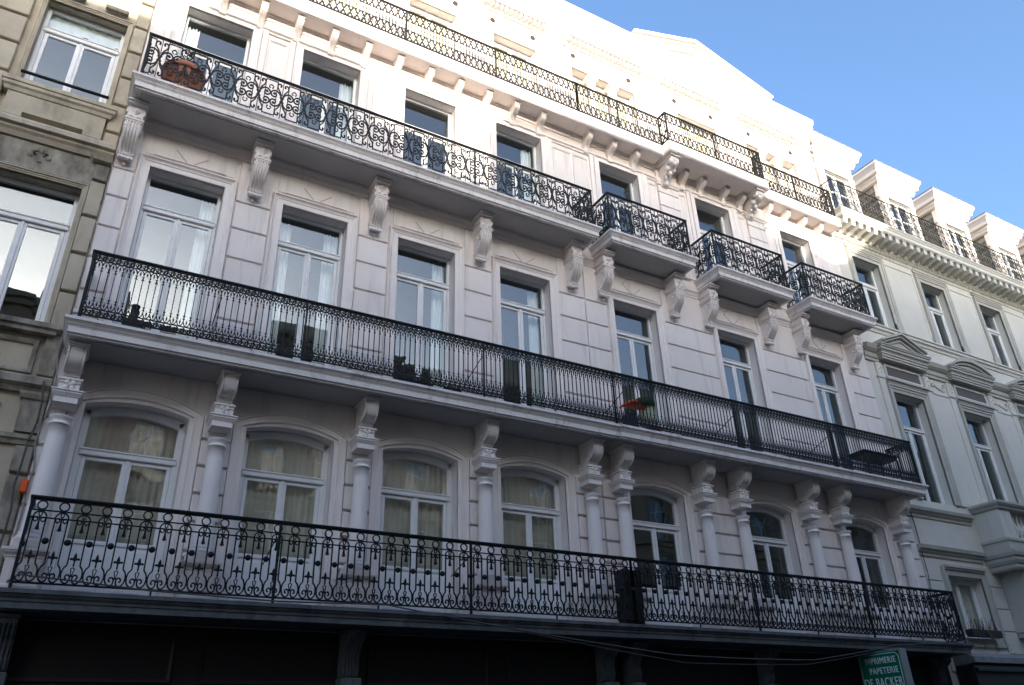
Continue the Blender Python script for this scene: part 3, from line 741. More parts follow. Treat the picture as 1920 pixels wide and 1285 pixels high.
    # ---- the balconies: first (bluestone), second, third
    s1 = MB(); band(s1, x0+.02 if left else x0, x1 if left else x1-.22, .79 if left else .81, [(-.06, ZB1), (-.06, ZB1-.01), (0, ZB1-.01), (0, ZB1+.065), (.015, ZB1+.07), (.02, ZB1+.10), (.045, ZB1+.125), (.05, ZB1+.15), (.075, ZB1+.155), (.075, ZB1+.205)], 0, left, not left)
    part('bluestone_balcony_slab', s1, BLUESTONE, T)
    s2 = MB(); band(s2, x0+.04 if left else x0, x1 if left else x1-.22, .80 if left else .825, slab_profile(ZB2, .24), 0, left, not left); part('balcony_slab', s2, LEDGE, T)
    s = MB(); s.box(x0+.16 if left else x0+.01, x1-.01 if left else x1-.34, -.68, -.005, ZB2-.016, ZB2-.0135); part('soffit_shade_sheet', s, SOFFIT_SHADE, T)  # thin sheet whose grey carries part of the underside shade
    # moulded border of the underside
    if left: boxes3 = [(x0+.04, x1-.03)]
    else: boxes3 = [(9.25, 11.72), (12.46, 15.0), (15.68, 18.20)]
    for a, b in boxes3:
        s3 = MB(); band(s3, a, b, .80, slab_profile(ZB3 if left else ZB3+.05, .25)); part('balcony_slab', s3, LEDGE, T)
        s = MB(); zz = ZB3 if left else ZB3+.05; s.box(a+.12, b-.12, -.68, -.10, zz-.016, zz-.0135); part('soffit_shade_sheet', s, SOFFIT_SHADE, T)
    xa1, xb1 = (-.46, SEAM) if left else (SEAM, 18.31)
    post1 = [2.66, 5.72] if left else [11.9, 15.2]
    rail_n = 38; w1 = (xb1-xa1)/rail_n
    r = railing(T, 'ring_railing', xa1, xb1, -.72, 3.62, 1.05, M1, rail_n, w1, IRON, post1, 0, left, not left, 3, .03, .1, .017, foot_x=[1.1, 4.2, 7.3] if left else [10.4, 13.5, 16.8])
    xa2, xb2 = (-.50, SEAM) if left else (SEAM, 18.30)
    n2 = 100; w2 = (xb2-xa2)/n2
    railing(T, 'lancet_railing', xa2, xb2, -.73, 7.33, 1.06, M2, n2, w2, IRON, [2.7, 6.0] if left else [12.2, 15.3], 0, left, not left, 7, .03, .1, .013, foot_x=[1.1, 4.3, 7.5] if left else [10.6, 13.7, 16.9])
    if left: railing(T, 'scroll_railing', -.53, 8.82, -.74, 12.0, .99, M3, 22, 9.35/22, IRON, [2.85, 5.85], 0, True, True, 2, .028, .07)
    else:
        for a, b in boxes3: railing(T, 'scroll_railing', a+.05, b-.05, -.75, 12.06, 1.05, M3, 6, (b-a-.1)/6, IRON, [], 0, True, True, 2, .028, .08)
    if left: railing(T, 'lattice_railing', 0, SEAM, -.44, 15.78, .94, M4, 58, SEAM/58, IRON2, [2.2, 4.3, 6.6], 0, False, False, 2, .024, .11)
    else:
        railing(T, 'lattice_railing', SEAM, 11.60, -.44, 15.78, .94, M4, 17, (11.6-SEAM)/17, IRON2, [10.2], 0, False, False, 2, .024, .11)
        railing(T, 'lattice_railing', 11.60, 15.06, -.70, 15.78, .94, M4, 22, 3.46/22, IRON2, [13.3], -.44, True, True, 1, .024, .11)
        railing(T, 'lattice_railing', 15.06, 18.30, -.44, 15.78, .94, M4, 21, 3.24/21, IRON2, [16.7], 0, False, True, 2, .024, .11)
    # stays from rail to wall
    for x, z0_, z1_ in ([(2.62, 4.2, 4.45), (1.35, 7.9, 8.1), (5.7, 4.25, 4.45), (5.95, 7.8, 8.05)] if left else [(11.85, 4.2, 4.45), (9.2, 7.8, 8.05), (12.2, 7.8, 8.05), (15.2, 7.8, 8.05), (15.1, 4.2, 4.45)]):
        s = MB(); s.tube([(x, -.72, z1_), (x, -.03, z0_)], .009, 6); part('stay_rod', s, IRON, T)
    # ---- ground floor: dark timber shopfront with stone corbels
    sf = MB(); sf.box(x0, x1, -.02, .3, 0, 3.29); part('shopfront', sf, BROWN, T)
    nb = 4 if left else 3
    for k in range(nb):
        a = x0+(x1-x0)*k/nb+.22; b = x0+(x1-x0)*(k+1)/nb-.22
        for z0_, z1_ in ((2.62, 3.08), (.9, 2.45)):
            p = MB(); frame_sweep(p, o_path(a, b, z0_, z1_), [(0, -.03), (0, -.04), (.03, -.055), (.045, -.055), (.05, -.02)]); p.quad((a, -.03, z0_), (b, -.03, z0_), (b, -.03, z1_), (a, -.03, z1_)); part('shopfront_panel', p, BROWN, T)
        p = MB(); p.box(a-.2, b+.2, -.09, -.02, 2.47, 2.55, .01); p.box(a-.2, b+.2, -.06, -.02, 2.38, 2.44, .01); part('shopfront_rail', p, BROWN, T)
    cm = MB(); cm.prism_x([(0, 0), (-.42, 0), (-.43, -.06), (-.36, -.12), (-.24, -.22), (-.20, -.34), (-.22, -.46), (-.18, -.58), (0, -.6)], -.13, .13)
    for s_ in (-2, -1, 0, 1, 2): cm.tube([(s_*.05, y, z) for y, z in smooth_path([(-.43, -.06), (-.36, -.12), (-.24, -.22), (-.20, -.34), (-.22, -.46), (-.18, -.58)], 2)], .015, 5)
    cm.box(-.16, .16, -.46, 0, 0, .05, .01)
    if 'corbel' not in ME: ME['corbel'] = cm.mesh('corbel', BLUESTONE)
    fb = MB(); fb.box(-.15, .15, -.3, 0, -2.6, -.6, .015)
    if 'corbel_pier' not in ME: ME['corbel_pier'] = fb.mesh('corbel_pier', BLUESTONE)
    for x in ([-.42, 4.0, 8.62] if left else [9.2, 12.46, 15.6, 17.9]):
        o = put('corbel', ME['corbel'], T, (x, -.02, 3.255)); put('corbel_pier', ME['corbel_pier'], o, (x, -.02, 3.255))
    return T
DARKLINE = mat('groove_shade', (.46, .41, .38), .9)  # shade of the frieze grooves, put into the strip colour
BROWNVENT = mat('vent_brown', (.045, .028, .02), .8)
TL = townhouse('townhouse', 'white stucco townhouse of four bays with one long scrollwork balcony on its third floor', CL, X0, SEAM, True)
TR = townhouse('townhouse', 'white stucco townhouse of three bays with three separate box balconies and a pediment', CR, SEAM, X1, False)
# ------------------------------------------------------------------ left neighbour: weathered beige stone house
def left_house():
    T = thing('stone_house', 'weathered beige stone house with grooved quoins at the left edge', 'house', (-3.6, 0, 0))
    x0, x1 = -6.6, X0-.004; cx = [-1.60, -4.55]
    W = MB(); ops = []
    for c in cx: ops += [(c-.64, c+.64, 11.62, 13.72), (c-.66, c+.66, 7.36, 9.92), (c-.6, c+.6, 3.4, 5.4)]
    wall_mesh(W, x0, x1, 0, 16.5, .02, .4, ops); part('wall', W, BEIGE, T)
    I = MB(); I.quad((x0, 3.6, 0), (x1, 3.6, 0), (x1, 3.6, 16.4), (x0, 3.6, 16.4))
    for z in (3.3, 7.2, 11.5, 15, 16.45): I.quad((x0, .4, z), (x1, .4, z), (x1, 3.6, z), (x0, 3.6, z))
    part('interior', I, ROOM, T)
    for c in cx:
        a = MB(); frame_sweep(a, u_path(c-.64, c+.64, 11.62, 13.72), [(0, .05), (0, -.01), (.025, -.02), (.03, -.032), (.055, -.032), (.06, -.05), (.085, -.05), (.09, .03)]); part('architrave', a, BEIGE, T)
        for s in (-1, 1):
            d = MB(); d.box(c+s*.35-.13, c+s*.35+.25, -.10, -.02, 13.90, 13.99, .01); part('drip_stone', d, BEIGE2, T)
        window(T, c, 1.276, 11.62, 13.715, 13.17, .2, 0, .1, GLASS, '', f=.07)
        a = MB(); frame_sweep(a, u_path(c-.66, c+.66, 7.36, 9.92), [(0, .05), (0, -.01), (.025, -.02), (.03, -.03), (.055, -.03), (.06, -.05), (.08, -.05), (.085, .03)]); part('architrave', a, BEIGE, T)
        window(T, c, 1.316, 7.36, 9.915, 9.25, .22, 0, .1, GLASS, '', f=.075)
        window(T, c, 1.196, 3.4, 5.395, 4.8, .22, 0, .3, GLASS_OLD, 'n')
        cu = MB(); rows = []
        for k in range(25):
            t = k/24; x = c-.58+1.16*t; sag = .12+.16*math.sin(PI*t*2)**2
            rows.append([(x, .30+.015*math.sin(k*1.7), 13.66), (x, .31+.02*math.sin(k*2.1), 13.66-sag*.6), (x, .30+.015*math.sin(k*1.3), 13.5-sag)])
        cu.grid(rows, False, True); part('curtain', cu, CURTAIN, T)
        ba = MB(); ba.tube([(c-.66, -.03, 11.90), (c+.66, -.03, 11.90)], .028, 8); part('window_bar', ba, IRON, T)
        # sill, stepped apron
        s = MB(); band(s, c-.80, c+.80, .16, [(-.04, 11.36), (-.02, 11.37), (0, 11.43), (.03, 11.46), (.03, 11.52), (.05, 11.53), (.05, 11.61)], .03); part('sill', s, BEIGE, T)
        p = MB(); p.prism_y([(c-.72, 11.36), (c-.72, 10.90), (c-.44, 10.90), (c-.44, 11.0), (c+.44, 11.0), (c+.44, 10.90), (c+.72, 10.90), (c+.72, 11.36)], -.12, .03)
        part('apron', p, BEIGE, T)
        s = MB(); band(s, c-.86, c+.86, .14, [(0, 7.20), (0, 7.26), (.04, 7.28), (.04, 7.355)], .03); part('sill', s, BEIGE2, T)
        p = MB(); frame_sweep(p, o_path(c-.62, c+.62, 6.66, 7.06), [(0, .0), (0, -.01), (.04, -.035), (.06, -.035), (.07, .03)]); part('apron_panel', p, BEIGE2, T)
        # carved scroll under the string course
        o = MB()
        pts = smooth_path([(-.62, 10.16), (-.40, 10.17), (-.30, 10.24), (-.14, 10.30), (-.06, 10.38), (.02, 10.40), (.10, 10.36), (.17, 10.26), (.30, 10.22), (.38, 10.14), (.62, 10.13)], 4)
        o.tube([(c-.05+x, .0, z) for x, z in pts], .022, 6); o.tube([(c-.05+x, .005, z-.06) for x, z in pts], .014, 6)
        for s_ in (-1, 1): o.ball(c-.04+s_*.13, -.01, 10.30, .055, 8, 6, .6); o.tube([(c-.04+s_*.04, -.02, 10.42), (c-.04+s_*.10, -.03, 10.37), (c-.04+s_*.06, -.02, 10.32)], .025, 6)
        o.ball(c-.04, -.01, 10.40, .05, 8, 6, .6); o.ball(c-.02, -.01, 10.20, .05, 8, 6, .6, .5)
        part('carved_scroll', o, BEIGE2, T)
    fr = MB(); fr.box(x0, x1-.01, -.02, .03, 10.02, 10.55, .01); part('frieze', fr, BEIGE2, T)
    s = MB(); s.prism_x([(.03, 10.55), (-.06, 10.55), (-.10, 10.62), (-.14, 10.66), (-.14, 10.70), (-.2, 10.72), (-.2, 10.80), (-.16, 10.86), (.03, 10.88)], x0, x1-.004); part('string_course', s, BEIGE, T)
    s = MB(); s.prism_x([(.03, 6.30), (-.05, 6.30), (-.08, 6.36), (-.15, 6.40), (-.15, 6.50), (-.1, 6.54), (.03, 6.56)], x0, x1-.004); part('string_course', s, BEIGE2, T)
    s = MB(); s.prism_x([(.03, 5.55), (-.03, 5.55), (-.05, 5.60), (-.08, 5.62), (-.08, 5.68), (.03, 5.70)], x0, x1-.004); part('string_course', s, BEIGE2, T)
    k = MB()
    for x in [x1-.62-.16*i for i in range(14)]: k.box(x-.05, x+.05, -.02, .03, 5.86, 6.06, .01); k.box(x-.08, x+.08, -.02, .03, 6.07, 6.12, .005)
    part('key_frieze', k, BEIGE2, T, kind='stuff')
    cp = MB(); band(cp, x1-.30, x1-.004, .07, [(0, 5.72), (0, 6.18), (.03, 6.2), (.05, 6.26), (.05, 6.295)], .03, True, False); part('pilaster_cap', cp, BEIGE2, T)
    cp = MB(); band(cp, x1-.28, x1-.004, .16, [(0, 10.47), (.02, 10.50), (.05, 10.54)], .03, True, False); part('pilaster_cap', cp, BEIGE, T)
    def bl(a, b, zs, m, t=.085):
        for p, q in zip(zs[:-1], zs[1:]):
            mb = MB(); mb.box(a, b, -t, .03, p+.026, q-.026, .014); part('quoin_stone', mb, m, T)
    for (a, b) in ((x1-.225, x1-.006), (-2.98, -2.42), (-3.73, -3.17), (-6.0, -5.4)):
        bl(a, b, [10.88, 11.15, 11.77, 12.42, 13.06, 13.70, 14.34, 14.98, 15.62, 16.26], BEIGE)
        bl(a, b, [7.30, 7.98, 8.68, 9.39, 10.10], BEIGE); bl(a, b, [10.10, 10.46], BEIGE2)
        bl(a, b, [.1, .9, 1.7, 2.6, 3.5, 4.34, 5.12, 5.54], BEIGE2); bl(a, b, [6.56, 7.28], BEIGE2, .05)
    co = MB(); co.prism_x([(.03, 15.9), (-.12, 15.9), (-.2, 16.1), (-.4, 16.2), (-.45, 16.4), (.4, 16.5)], x0, x1-.004); part('cornice', co, BEIGE, T)
    rf = MB(); rf.quad((x0, .3, 16.45), (x1, .3, 16.45), (x1, 7, 18.5), (x0, 7, 18.5)); rf.quad((x0, 7, 0), (x1, 7, 0), (x1, 7, 18.5), (x0, 7, 18.5))
    for x in (x0, x1-.004): rf.poly([(x, .4, 0), (x, 7, 0), (x, 7, 18.5), (x, .4, 16.45)])
    part('roof', rf, SLATE, T)
    return T
left_house()

# ------------------------------------------------------------------ right neighbour: cream classical house with dormers
def right_house():
    T = thing('cream_house', 'cream classical house with pedimented windows and a row of slate dormers', 'house', (25, 0, 0))
    x0, x1 = X1+.004, 33.5
    c3 = [19.88, 23.17, 26.35, 29.55, 32.2]; c2 = [20.08, 23.30, 26.50, 29.7]
    W = MB(); ops = []
    for c in c3: ops.append((c-.62, c+.62, 12.46, 14.88))
    for c in c2: ops.append((c-.68, c+.68, 7.20, 10.32))
    ops.append((19.50, 20.92, 3.80, 5.28)); ops.append((25.6, 27.0, 3.0, 5.28))
    wall_mesh(W, x0, x1, 0, 16.05, .0, .4, ops); part('wall', W, CREAM, T)
    I = MB(); I.quad((x0, 3.6, 0), (x1, 3.6, 0), (x1, 3.6, 16), (x0, 3.6, 16))
    for z in (3.2, 7.0, 12.2, 15.95): I.quad((x0, .4, z), (x1, .4, z), (x1, 3.6, z), (x0, 3.6, z))
    part('interior', I, ROOM, T)
    for c in c3:
        a = MB(); frame_sweep(a, u_path(c-.62, c+.62, 12.47, 14.88), [(0, .03), (0, -.03), (.11, -.036), (.12, -.06), (.17, -.06), (.19, -.08), (.23, -.08), (.24, .01)]); part('architrave', a, CREAM2, T)
        for s in (-1, 1):
            f = MB(); f.box(c+s*.62, c+s*.90, -.075, .01, 12.47, 12.78, .01); part('architrave_foot', f, CREAM2, T)
        window(T, c, 1.236, 12.465, 14.875, 14.12, .22, 0, .1, GLASS, '')
        h = MB(); h.prism_x([(.01, 15.17), (-.05, 15.17), (-.06, 15.22), (-.08, 15.24), (-.08, 15.27), (.01, 15.27)], c-.88, c+.88); part('hood', h, CREAM2, T)
    for a, b in zip(c3[:-1], c3[1:]):
        p = MB(); frame_sweep(p, u_path(a+.98, b-.98, 12.7, 15.02), [(0, .0), (0, -.012), (.02, -.025), (.05, -.025), (.055, .004)]); part('panel_moulding', p, CREAM, T)
    sc = MB(); sc.prism_x([(.01, 12.22), (-.03, 12.22), (-.05, 12.30), (-.10, 12.33), (-.10, 12.40), (-.14, 12.42), (-.14, 12.46), (.01, 12.46)], x0, x1); part('sill_course', sc, CREAM, T)
    # second floor: windows, granite panels, entablature, pediments
    for i, c in enumerate(c2):
        a = MB(); frame_sweep(a, u_path(c-.68, c+.68, 7.21, 10.32), [(0, .03), (0, -.03), (.09, -.04), (.10, -.06), (.15, -.06), (.17, -.09), (.21, -.09), (.22, .01)]); part('architrave', a, CREAM2, T)
        window(T, c, 1.356, 7.205, 10.315, 9.40, .24, 0, .1, GLASS, '')
        h = MB(); h.prism_x([(.01, 10.56), (-.06, 10.56), (-.09, 10.62), (-.13, 10.64), (-.13, 10.70), (.01, 10.72)], c-.94, c+.94); part('hood', h, CREAM2, T)
        g = MB(); g.box(c-.74, c+.74, -.03, .01, 10.80, 11.10, .006); part('granite_panel', g, GRANITE, T)
        f = MB(); frame_sweep(f, o_path(c-.74, c+.74, 10.80, 11.10), [(0, -.02), (0, -.05), (.03, -.055), (.05, -.05), (.055, .005)]); part('panel_frame', f, CREAM, T)
        for s in (-1, 1):
            p = MB(); xx = c+s*1.06; p.box(xx-.13, xx+.13, -.05, .01, 7.21, 10.66, .01); p.box(xx-.17, xx+.17, -.08, .01, 10.66, 10.74, .01); p.box(xx-.13, xx+.13, -.06, .01, 10.74, 11.14, .01)
            for q in range(4): p.ball(xx+(-.05 if q % 2 else .05), -.06, 10.86+.07*q, .04, 7, 5, .5)
            part('pilaster', p, CREAM, T)
        hw = 1.02; pd = MB(); z0 = 11.66
        if i != 0:
            R = seg_arch(c-hw, c+hw, z0+.02, .40, 16); r2_ = seg_arch(c-hw+.13, c+hw-.13, z0+.03, .25, 16)
            pd.prism_y(R+list(reversed(seg_arch(c-hw+.02, c+hw-.02, z0, .28, 16))), -.36, .01)
            pd.prism_y(seg_arch(c-hw+.1, c+hw-.1, z0+.005, .29, 16)+list(reversed(seg_arch(c-hw+.16, c+hw-.16, z0, .19, 16))), -.29, .01)
            pd.prism_y(seg_arch(c-.7, c+.7, z0+.01, .15, 12), -.24, .01)
        else:
            A = z0+.50
            pd.prism_y([(c-hw, z0), (c+hw, z0), (c+hw, z0+.06), (c, A), (c-hw, z0+.06)], -.20, .01)
            for (k0, k1, dd) in ((.0, .07, -.30), (.07, .14, -.36)):
                for s in (-1, 1): pd.prism_y([(c+s*hw, z0+k0), (c, A-.08+k0), (c, A-.08+k1), (c+s*hw, z0+k1)], dd, .01)
            for s in (-1, 1): pd.prism_y([(c+s*.62, z0+.06), (c, z0+.30), (c, z0+.35), (c+s*.75, z0+.06)], -.24, -.19)
        part('pediment', pd, CREAM2, T)
        e = MB(); band(e, c-hw+.02, c+hw-.02, .20, [(0, 11.24), (0, 11.30), (.025, 11.305), (.025, 11.37), (.05, 11.38), (.05, 11.42), (.035, 11.43), (.06, 11.47), (.10, 11.50), (.10, 11.56), (.13, 11.58), (.13, 11.62), (.15, 11.625), (.15, 11.655)]); part('pediment_base', e, CREAM2, T)
    en = MB(); en.prism_x([(.01, 11.16), (-.05, 11.16), (-.05, 11.24), (-.08, 11.27), (-.08, 11.40), (-.12, 11.43), (-.18, 11.5), (-.2, 11.56), (-.22, 11.62), (.01, 11.66)], x0, x1); part('entablature', en, CREAM2, T)
    for a, b in zip(c2[:-1], c2[1:]):
        o = MB(); m0 = (a+b)/2; rnd = random.Random(int(m0*10))
        for k in range(26):
            x = m0-.40+.8*((k*.618) % 1); z = 10.82+.26*((k*.37) % 1); o.ball(x, -.01, z, .035+.02*rnd.random(), 7, 5, .6)
        for s in (-1, 1): o.tube([(m0+s*x, -.015, 10.95+z) for x, z in smooth_path([(.04, -.1), (.15, .02), (.25, .1), (.34, .02), (.28, -.06), (.2, 0)], 3)], .018, 6)
        part('carved_frieze', o, CREAM, T)
        p = MB(); p.box(m0-.42, m0+.42, -.02, .01, 7.3, 10.62, .01); p.box(m0-.44, m0+.44, -.04, .01, 10.62, 10.70, .01); part('wall_panel', p, CREAM, T)
    # string courses
    for z in (6.80, 5.80):
        s = MB(); s.prism_x([(.01, z-.10), (-.04, z-.10), (-.05, z-.04), (-.10, z), (-.10, z+.04), (-.16, z+.06), (-.18, z+.14), (.01, z+.17)], x0, 21.2); part('string_course', s, CREAM2, T)
        s = MB(); s.prism_x([(.01, z-.10), (-.04, z-.10), (-.05, z-.04), (-.10, z), (-.10, z+.04), (-.16, z+.06), (-.18, z+.14), (.01, z+.17)], 25.9, x1); part('string_course', s, CREAM2, T)
    s = MB(); s.box(18.72, 21.1, -.03, .01, 6.0, 6.66, .008); part('parapet_panel', s, CREAM, T)
    # stone balcony with balusters on the right
    bs = MB(); band(bs, 21.45, 25.6, .72, [(0, 5.45), (.03, 5.50), (.03, 5.58), (.06, 5.60), (.10, 5.68), (.10, 5.76), (.14, 5.78), (.16, 5.86), (.16, 5.92), (0, 5.95), (0, 6.18), (.04, 6.20), (.04, 6.26), (0, 6.28)]); part('stone_balcony', bs, CREAM2, T)
    for a in (21.45, 23.3, 25.05): bp = MB(); bp.box(a, a+.55, -.70, -.35, 6.28, 7.02, .01); part('balcony_pier', bp, CREAM, T)
    bp = MB(); bp.box(21.47, 21.72, -.348, 0, 6.28, 7.02, .01); part('side_parapet', bp, CREAM, T)
    tp = MB(); band(tp, 21.45, 25.6, .72, [(0, 7.025), (.05, 7.06), (.05, 7.10), (.09, 7.12), (.13, 7.17), (.13, 7.23)]); part('balcony_coping', tp, CREAM2, T)
    bal = MB(); bal.lathe([(.075, 0), (.075, .05), (.05, .07), (.04, .1), (.085, .22), (.09, .3), (.06, .42), (.035, .52), (.055, .58), (.05, .62), (.075, .66), (.075, .735)], 0, 0, 14); bm_ = bal.mesh('stone_baluster', CREAM)
    for k in range(6): put('stone_baluster', bm_, T, (22.12+.2*k, -.52, 6.285))
    for k in range(6): put('stone_baluster', bm_, T, (23.95+.2*k, -.52, 6.285))
    cb = MB(); cb.prism_x([(0, 5.45), (-.70, 5.45), (-.72, 5.2), (-.55, 4.95), (-.42, 4.6), (-.38, 4.25), (-.30, 4.1), (0, 4.1)], -.2, .2)
    for q in (-.12, 0, .12): cb.tube([(q, y, z) for y, z in smooth_path([(-.70, 5.40), (-.72, 5.2), (-.55, 4.95), (-.42, 4.6), (-.38, 4.25)], 3)], .05, 8)
    cb.box(-.26, .26, -.46, 0, 3.98, 4.1, .01); cb.box(-.22, .22, -.40, 0, 3.86, 3.98, .01); cbm = cb.mesh('console', CREAM2)
    for x in (22.0, 25.0): put('console', cbm, T, (x, 0, 0))
    # first-floor window
    for a, b in ((19.50, 20.92), (25.6, 27.0)):
        f = MB(); frame_sweep(f, o_path(a, b, 3.80, 5.28), [(0, .03), (0, -.03), (.12, -.04), (.13, -.07), (.2, -.07), (.215, .01)]); part('architrave', f, CREAM2, T)
        h = MB(); h.prism_x([(.01, 5.42), (-.08, 5.42), (-.09, 5.46), (-.12, 5.47), (-.12, 5.53), (.01, 5.54)], a-.12, b+.12); part('hood', h, CREAM2, T)
        window(T, (a+b)/2, b-a-.004, 3.80, 5.275, None, .24, 0, .1, GLASS_OLD, 'n')
    for a, b in ((18.62, 19.22), (21.2, 21.75)):
        for p, q in zip([3.0, 3.46, 4.0, 4.55, 5.1], [3.46, 4.0, 4.55, 5.1, 5.62]):
            m = MB(); m.box(a, b, -.03, .01, p+.012, q-.012, .012); part('rusticated_block', m, CREAM, T)
    # main cornice with modillions
    fr = MB(); fr.prism_x([(.01, 15.28), (-.02, 15.28), (-.02, 15.40), (-.05, 15.42), (-.08, 15.48), (-.10, 15.50), (-.10, 15.54), (.01, 15.54)], x0, x1); part('cornice_frieze', fr, RUST, T)
    md = MB(); md.prism_x([(0, 0), (-.42, 0), (-.42, -.10), (-.40, -.15), (-.2, -.17), (-.08, -.23), (0, -.23)], -.085, .085); md.box(-.105, .105, -.44, 0, 0, .035, .005); mdm = md.mesh('modillion', CREAM)
    n = int((x1-x0)/.35)
    for k in range(n): put('modillion', mdm, T, (x0+.18+k*.35, -.09, 15.79))
    bd = MB(); bd.box(x0+.0, x1, -.10, .01, 15.545, 15.83); part('modillion_band', bd, CREAM, T)
    sl = MB(); band(sl, x0, x1, .56, [(-.02, 15.83), (-.02, 15.85), (0, 15.86), (0, 15.98), (.02, 16.0), (.03, 16.04), (.06, 16.08), (.06, 16.12)], 0, True, False); part('cornice_slab', sl, CREAM, T)
    gt = MB(); band(gt, x0+.02, x1, .50, [(0, 16.122), (0, 16.16), (-.02, 16.18)], 0, True, False); part('zinc_gutter', gt, ZINC, T)
    MT = motif_tendril(.30).mesh('tendril_baluster', IRON2); nr = int((x1-x0-.1)/.30)
    railing(T, 'terrace_railing', x0+.06, x0+.06+nr*.30, -.46, 16.22, 1.10, MT, nr, .30, IRON2, [x0+.06+3.3*k for k in range(1, 5)], .2, True, False, 2, .014, .06, .01)
    # mansard roof with slates and dormers
    ms = MB(); ms.quad((x0, .55, 16.1), (x1, .55, 16.1), (x1, 1.5, 19.6), (x0, 1.5, 19.6)); ms.quad((x0, 1.5, 19.6), (x1, 1.5, 19.6), (x1, 7, 20.4), (x0, 7, 20.4))
    ms.quad((x0, 0, 16.06), (x1, 0, 16.06), (x1, .55, 16.1), (x0, .55, 16.1)); ms.quad((x0, 7, 0), (x1, 7, 0), (x1, 7, 20.4), (x0, 7, 20.4))
    for x in (x0, x1): ms.poly([(x, .4, 0), (x, 7, 0), (x, 7, 20.4), (x, 1.5, 19.6), (x, .55, 16.1), (x, .4, 16.1)])
    part('mansard_roof', ms, SLATE, T)
    ch = MB(); ch.box(27.0, 27.7, 1.6, 2.4, 19.5, 20.9, .01); part('chimney', ch, OPP2, T)
    ch = MB(); ch.lathe([(.13, 20.9), (.11, 21.5), (.13, 21.52), (.13, 21.6), (.1, 21.6)], 27.25, 2., 14); part('chimney_pot', ch, TERRA, T)
    sc_ = MB(); sc_.box(-.11, .11, -.006, .006, -.15, .15, .003)
    # slates near the dormers: one mesh of overlapping rows
    sl = MB()
    for r in range(12):
        z = 16.25+r*.28; t = (z-16.1)/3.5; y = .55+.95*t-.035
        for k in range(int((x1-x0)/.24)):
            x = x0+.12+k*.24+(.12 if r % 2 else 0)
            if x > x1-.1: continue
            sl.quad((x-.112, y-.012, z-.15), (x+.112, y-.012, z-.15), (x+.112, y+.055, z+.15), (x-.112, y+.055, z+.15))
            sl.quad((x-.112, y-.012, z-.15), (x+.112, y-.012, z-.15), (x+.112, y+.01, z-.15), (x-.112, y+.01, z-.15))
    part('slates', sl, SLATE, T, kind='stuff')
    yd = .12
    for c in [19.85, 23.08, 26.32, 29.58, 32.4]:
        d = MB(); wall_mesh(d, c-.90, c+.90, 16.2, 18.95, yd, yd+.18, [(c-.60, c+.60, 16.4, 18.42)]); dm = part('dormer', d, TRIM, T)
        for s in (-1, 1):
            ck = MB(); ck.box(c+s*.84, c+s*.875, yd+.182, 2.2, 16.15, 18.95); part('cheek', ck, SLATE, dm)
        for s in (-1, 1):
            cs = MB(); xx = c+s*.88
            for r in range(11):
                z = 16.3+.25*r
                for q in range(4):
                    y = yd+.36+.34*q+(.17 if r % 2 else 0)
                    if y > 1.75: continue
                    cs.quad((xx+s*.022, y-.165, z-.12), (xx+s*.022, y+.165, z-.12), (xx+s*.004, y+.165, z+.14), (xx+s*.004, y-.165, z+.14))
                    cs.quad((xx+s*.022, y-.165, z-.12), (xx+s*.022, y+.165, z-.12), (xx, y+.165, z-.12), (xx, y-.165, z-.12))
            part('cheek_slates', cs, SLATE, dm, kind='stuff')
        a = MB(); frame_sweep(a, u_path(c-.60, c+.60, 16.4, 18.42), [(0, yd+.02), (0, yd-.03), (.10, yd-.035), (.13, yd-.06), (.17, yd-.06), (.18, yd+.01)]); part('architrave', a, TRIM, dm)
        h = MB(); h.prism_x([(yd, 18.64), (yd-.04, 18.64), (yd-.08, 18.70), (yd-.10, 18.72), (yd-.10, 18.76), (yd, 18.78)], c-.76, c+.76)
        for s in (-1, 1): h.box(c+s*.70-.07, c+s*.70+.07, yd-.09, yd-.005, 18.45, 18.64, .01)
        part('hood', h, TRIM, dm)
        cn = MB(); prof = [(0, 18.95), (.05, 18.97), (.08, 19.05), (.11, 19.10), (.11, 19.16), (.20, 19.20), (.22, 19.32), (.27, 19.42), (.32, 19.50), (.32, 19.58)]
        rows = [[(c-.95-o, 2.0, z), (c-.95-o, yd-.02-o, z), (c+.95+o, yd-.02-o, z), (c+.95+o, 2.0, z)] for o, z in prof]
        cn.grid(rows, False); cn.poly(rows[-1]); cn.poly(list(reversed(rows[0]))); part('dormer_cornice', cn, TRIM, dm)
        ld = MB(); ld.box(c-1.29, c+1.29, yd-.36, 2.0, 19.582, 19.61, .01); part('zinc_cap', ld, ZINC, dm)
        for s in (-1, 1):
            fn = MB(); fn.box(c+s*.90, c+s*1.0, yd+.02, yd+.16, 18.36, 18.56, .02); part('corner_block', fn, TRIM, dm)
        wn = MB(); y = yd+.10; wn.box(c-.60, c-.53, y, y+.06, 16.4, 18.42, .006); wn.box(c+.53, c+.60, y, y+.06, 16.4, 18.42, .006); wn.box(c-.53, c+.53, y, y+.06, 18.35, 18.42, .006); wn.box(c-.07, c+.07, y-.01, y+.05, 16.4, 18.35, .006); wn.box(c-.53, c+.53, y, y+.05, 17.62, 17.68, .006)
        part('casement', wn, WOOD, dm)
        for a_, b_ in ((c-.535, c-.065), (c+.065, c+.535)):
            g = MB(); g.box(a_, b_, y+.025, y+.031, 16.45, 18.36); part('pane', g, GLASS, dm)
    return T
right_house()

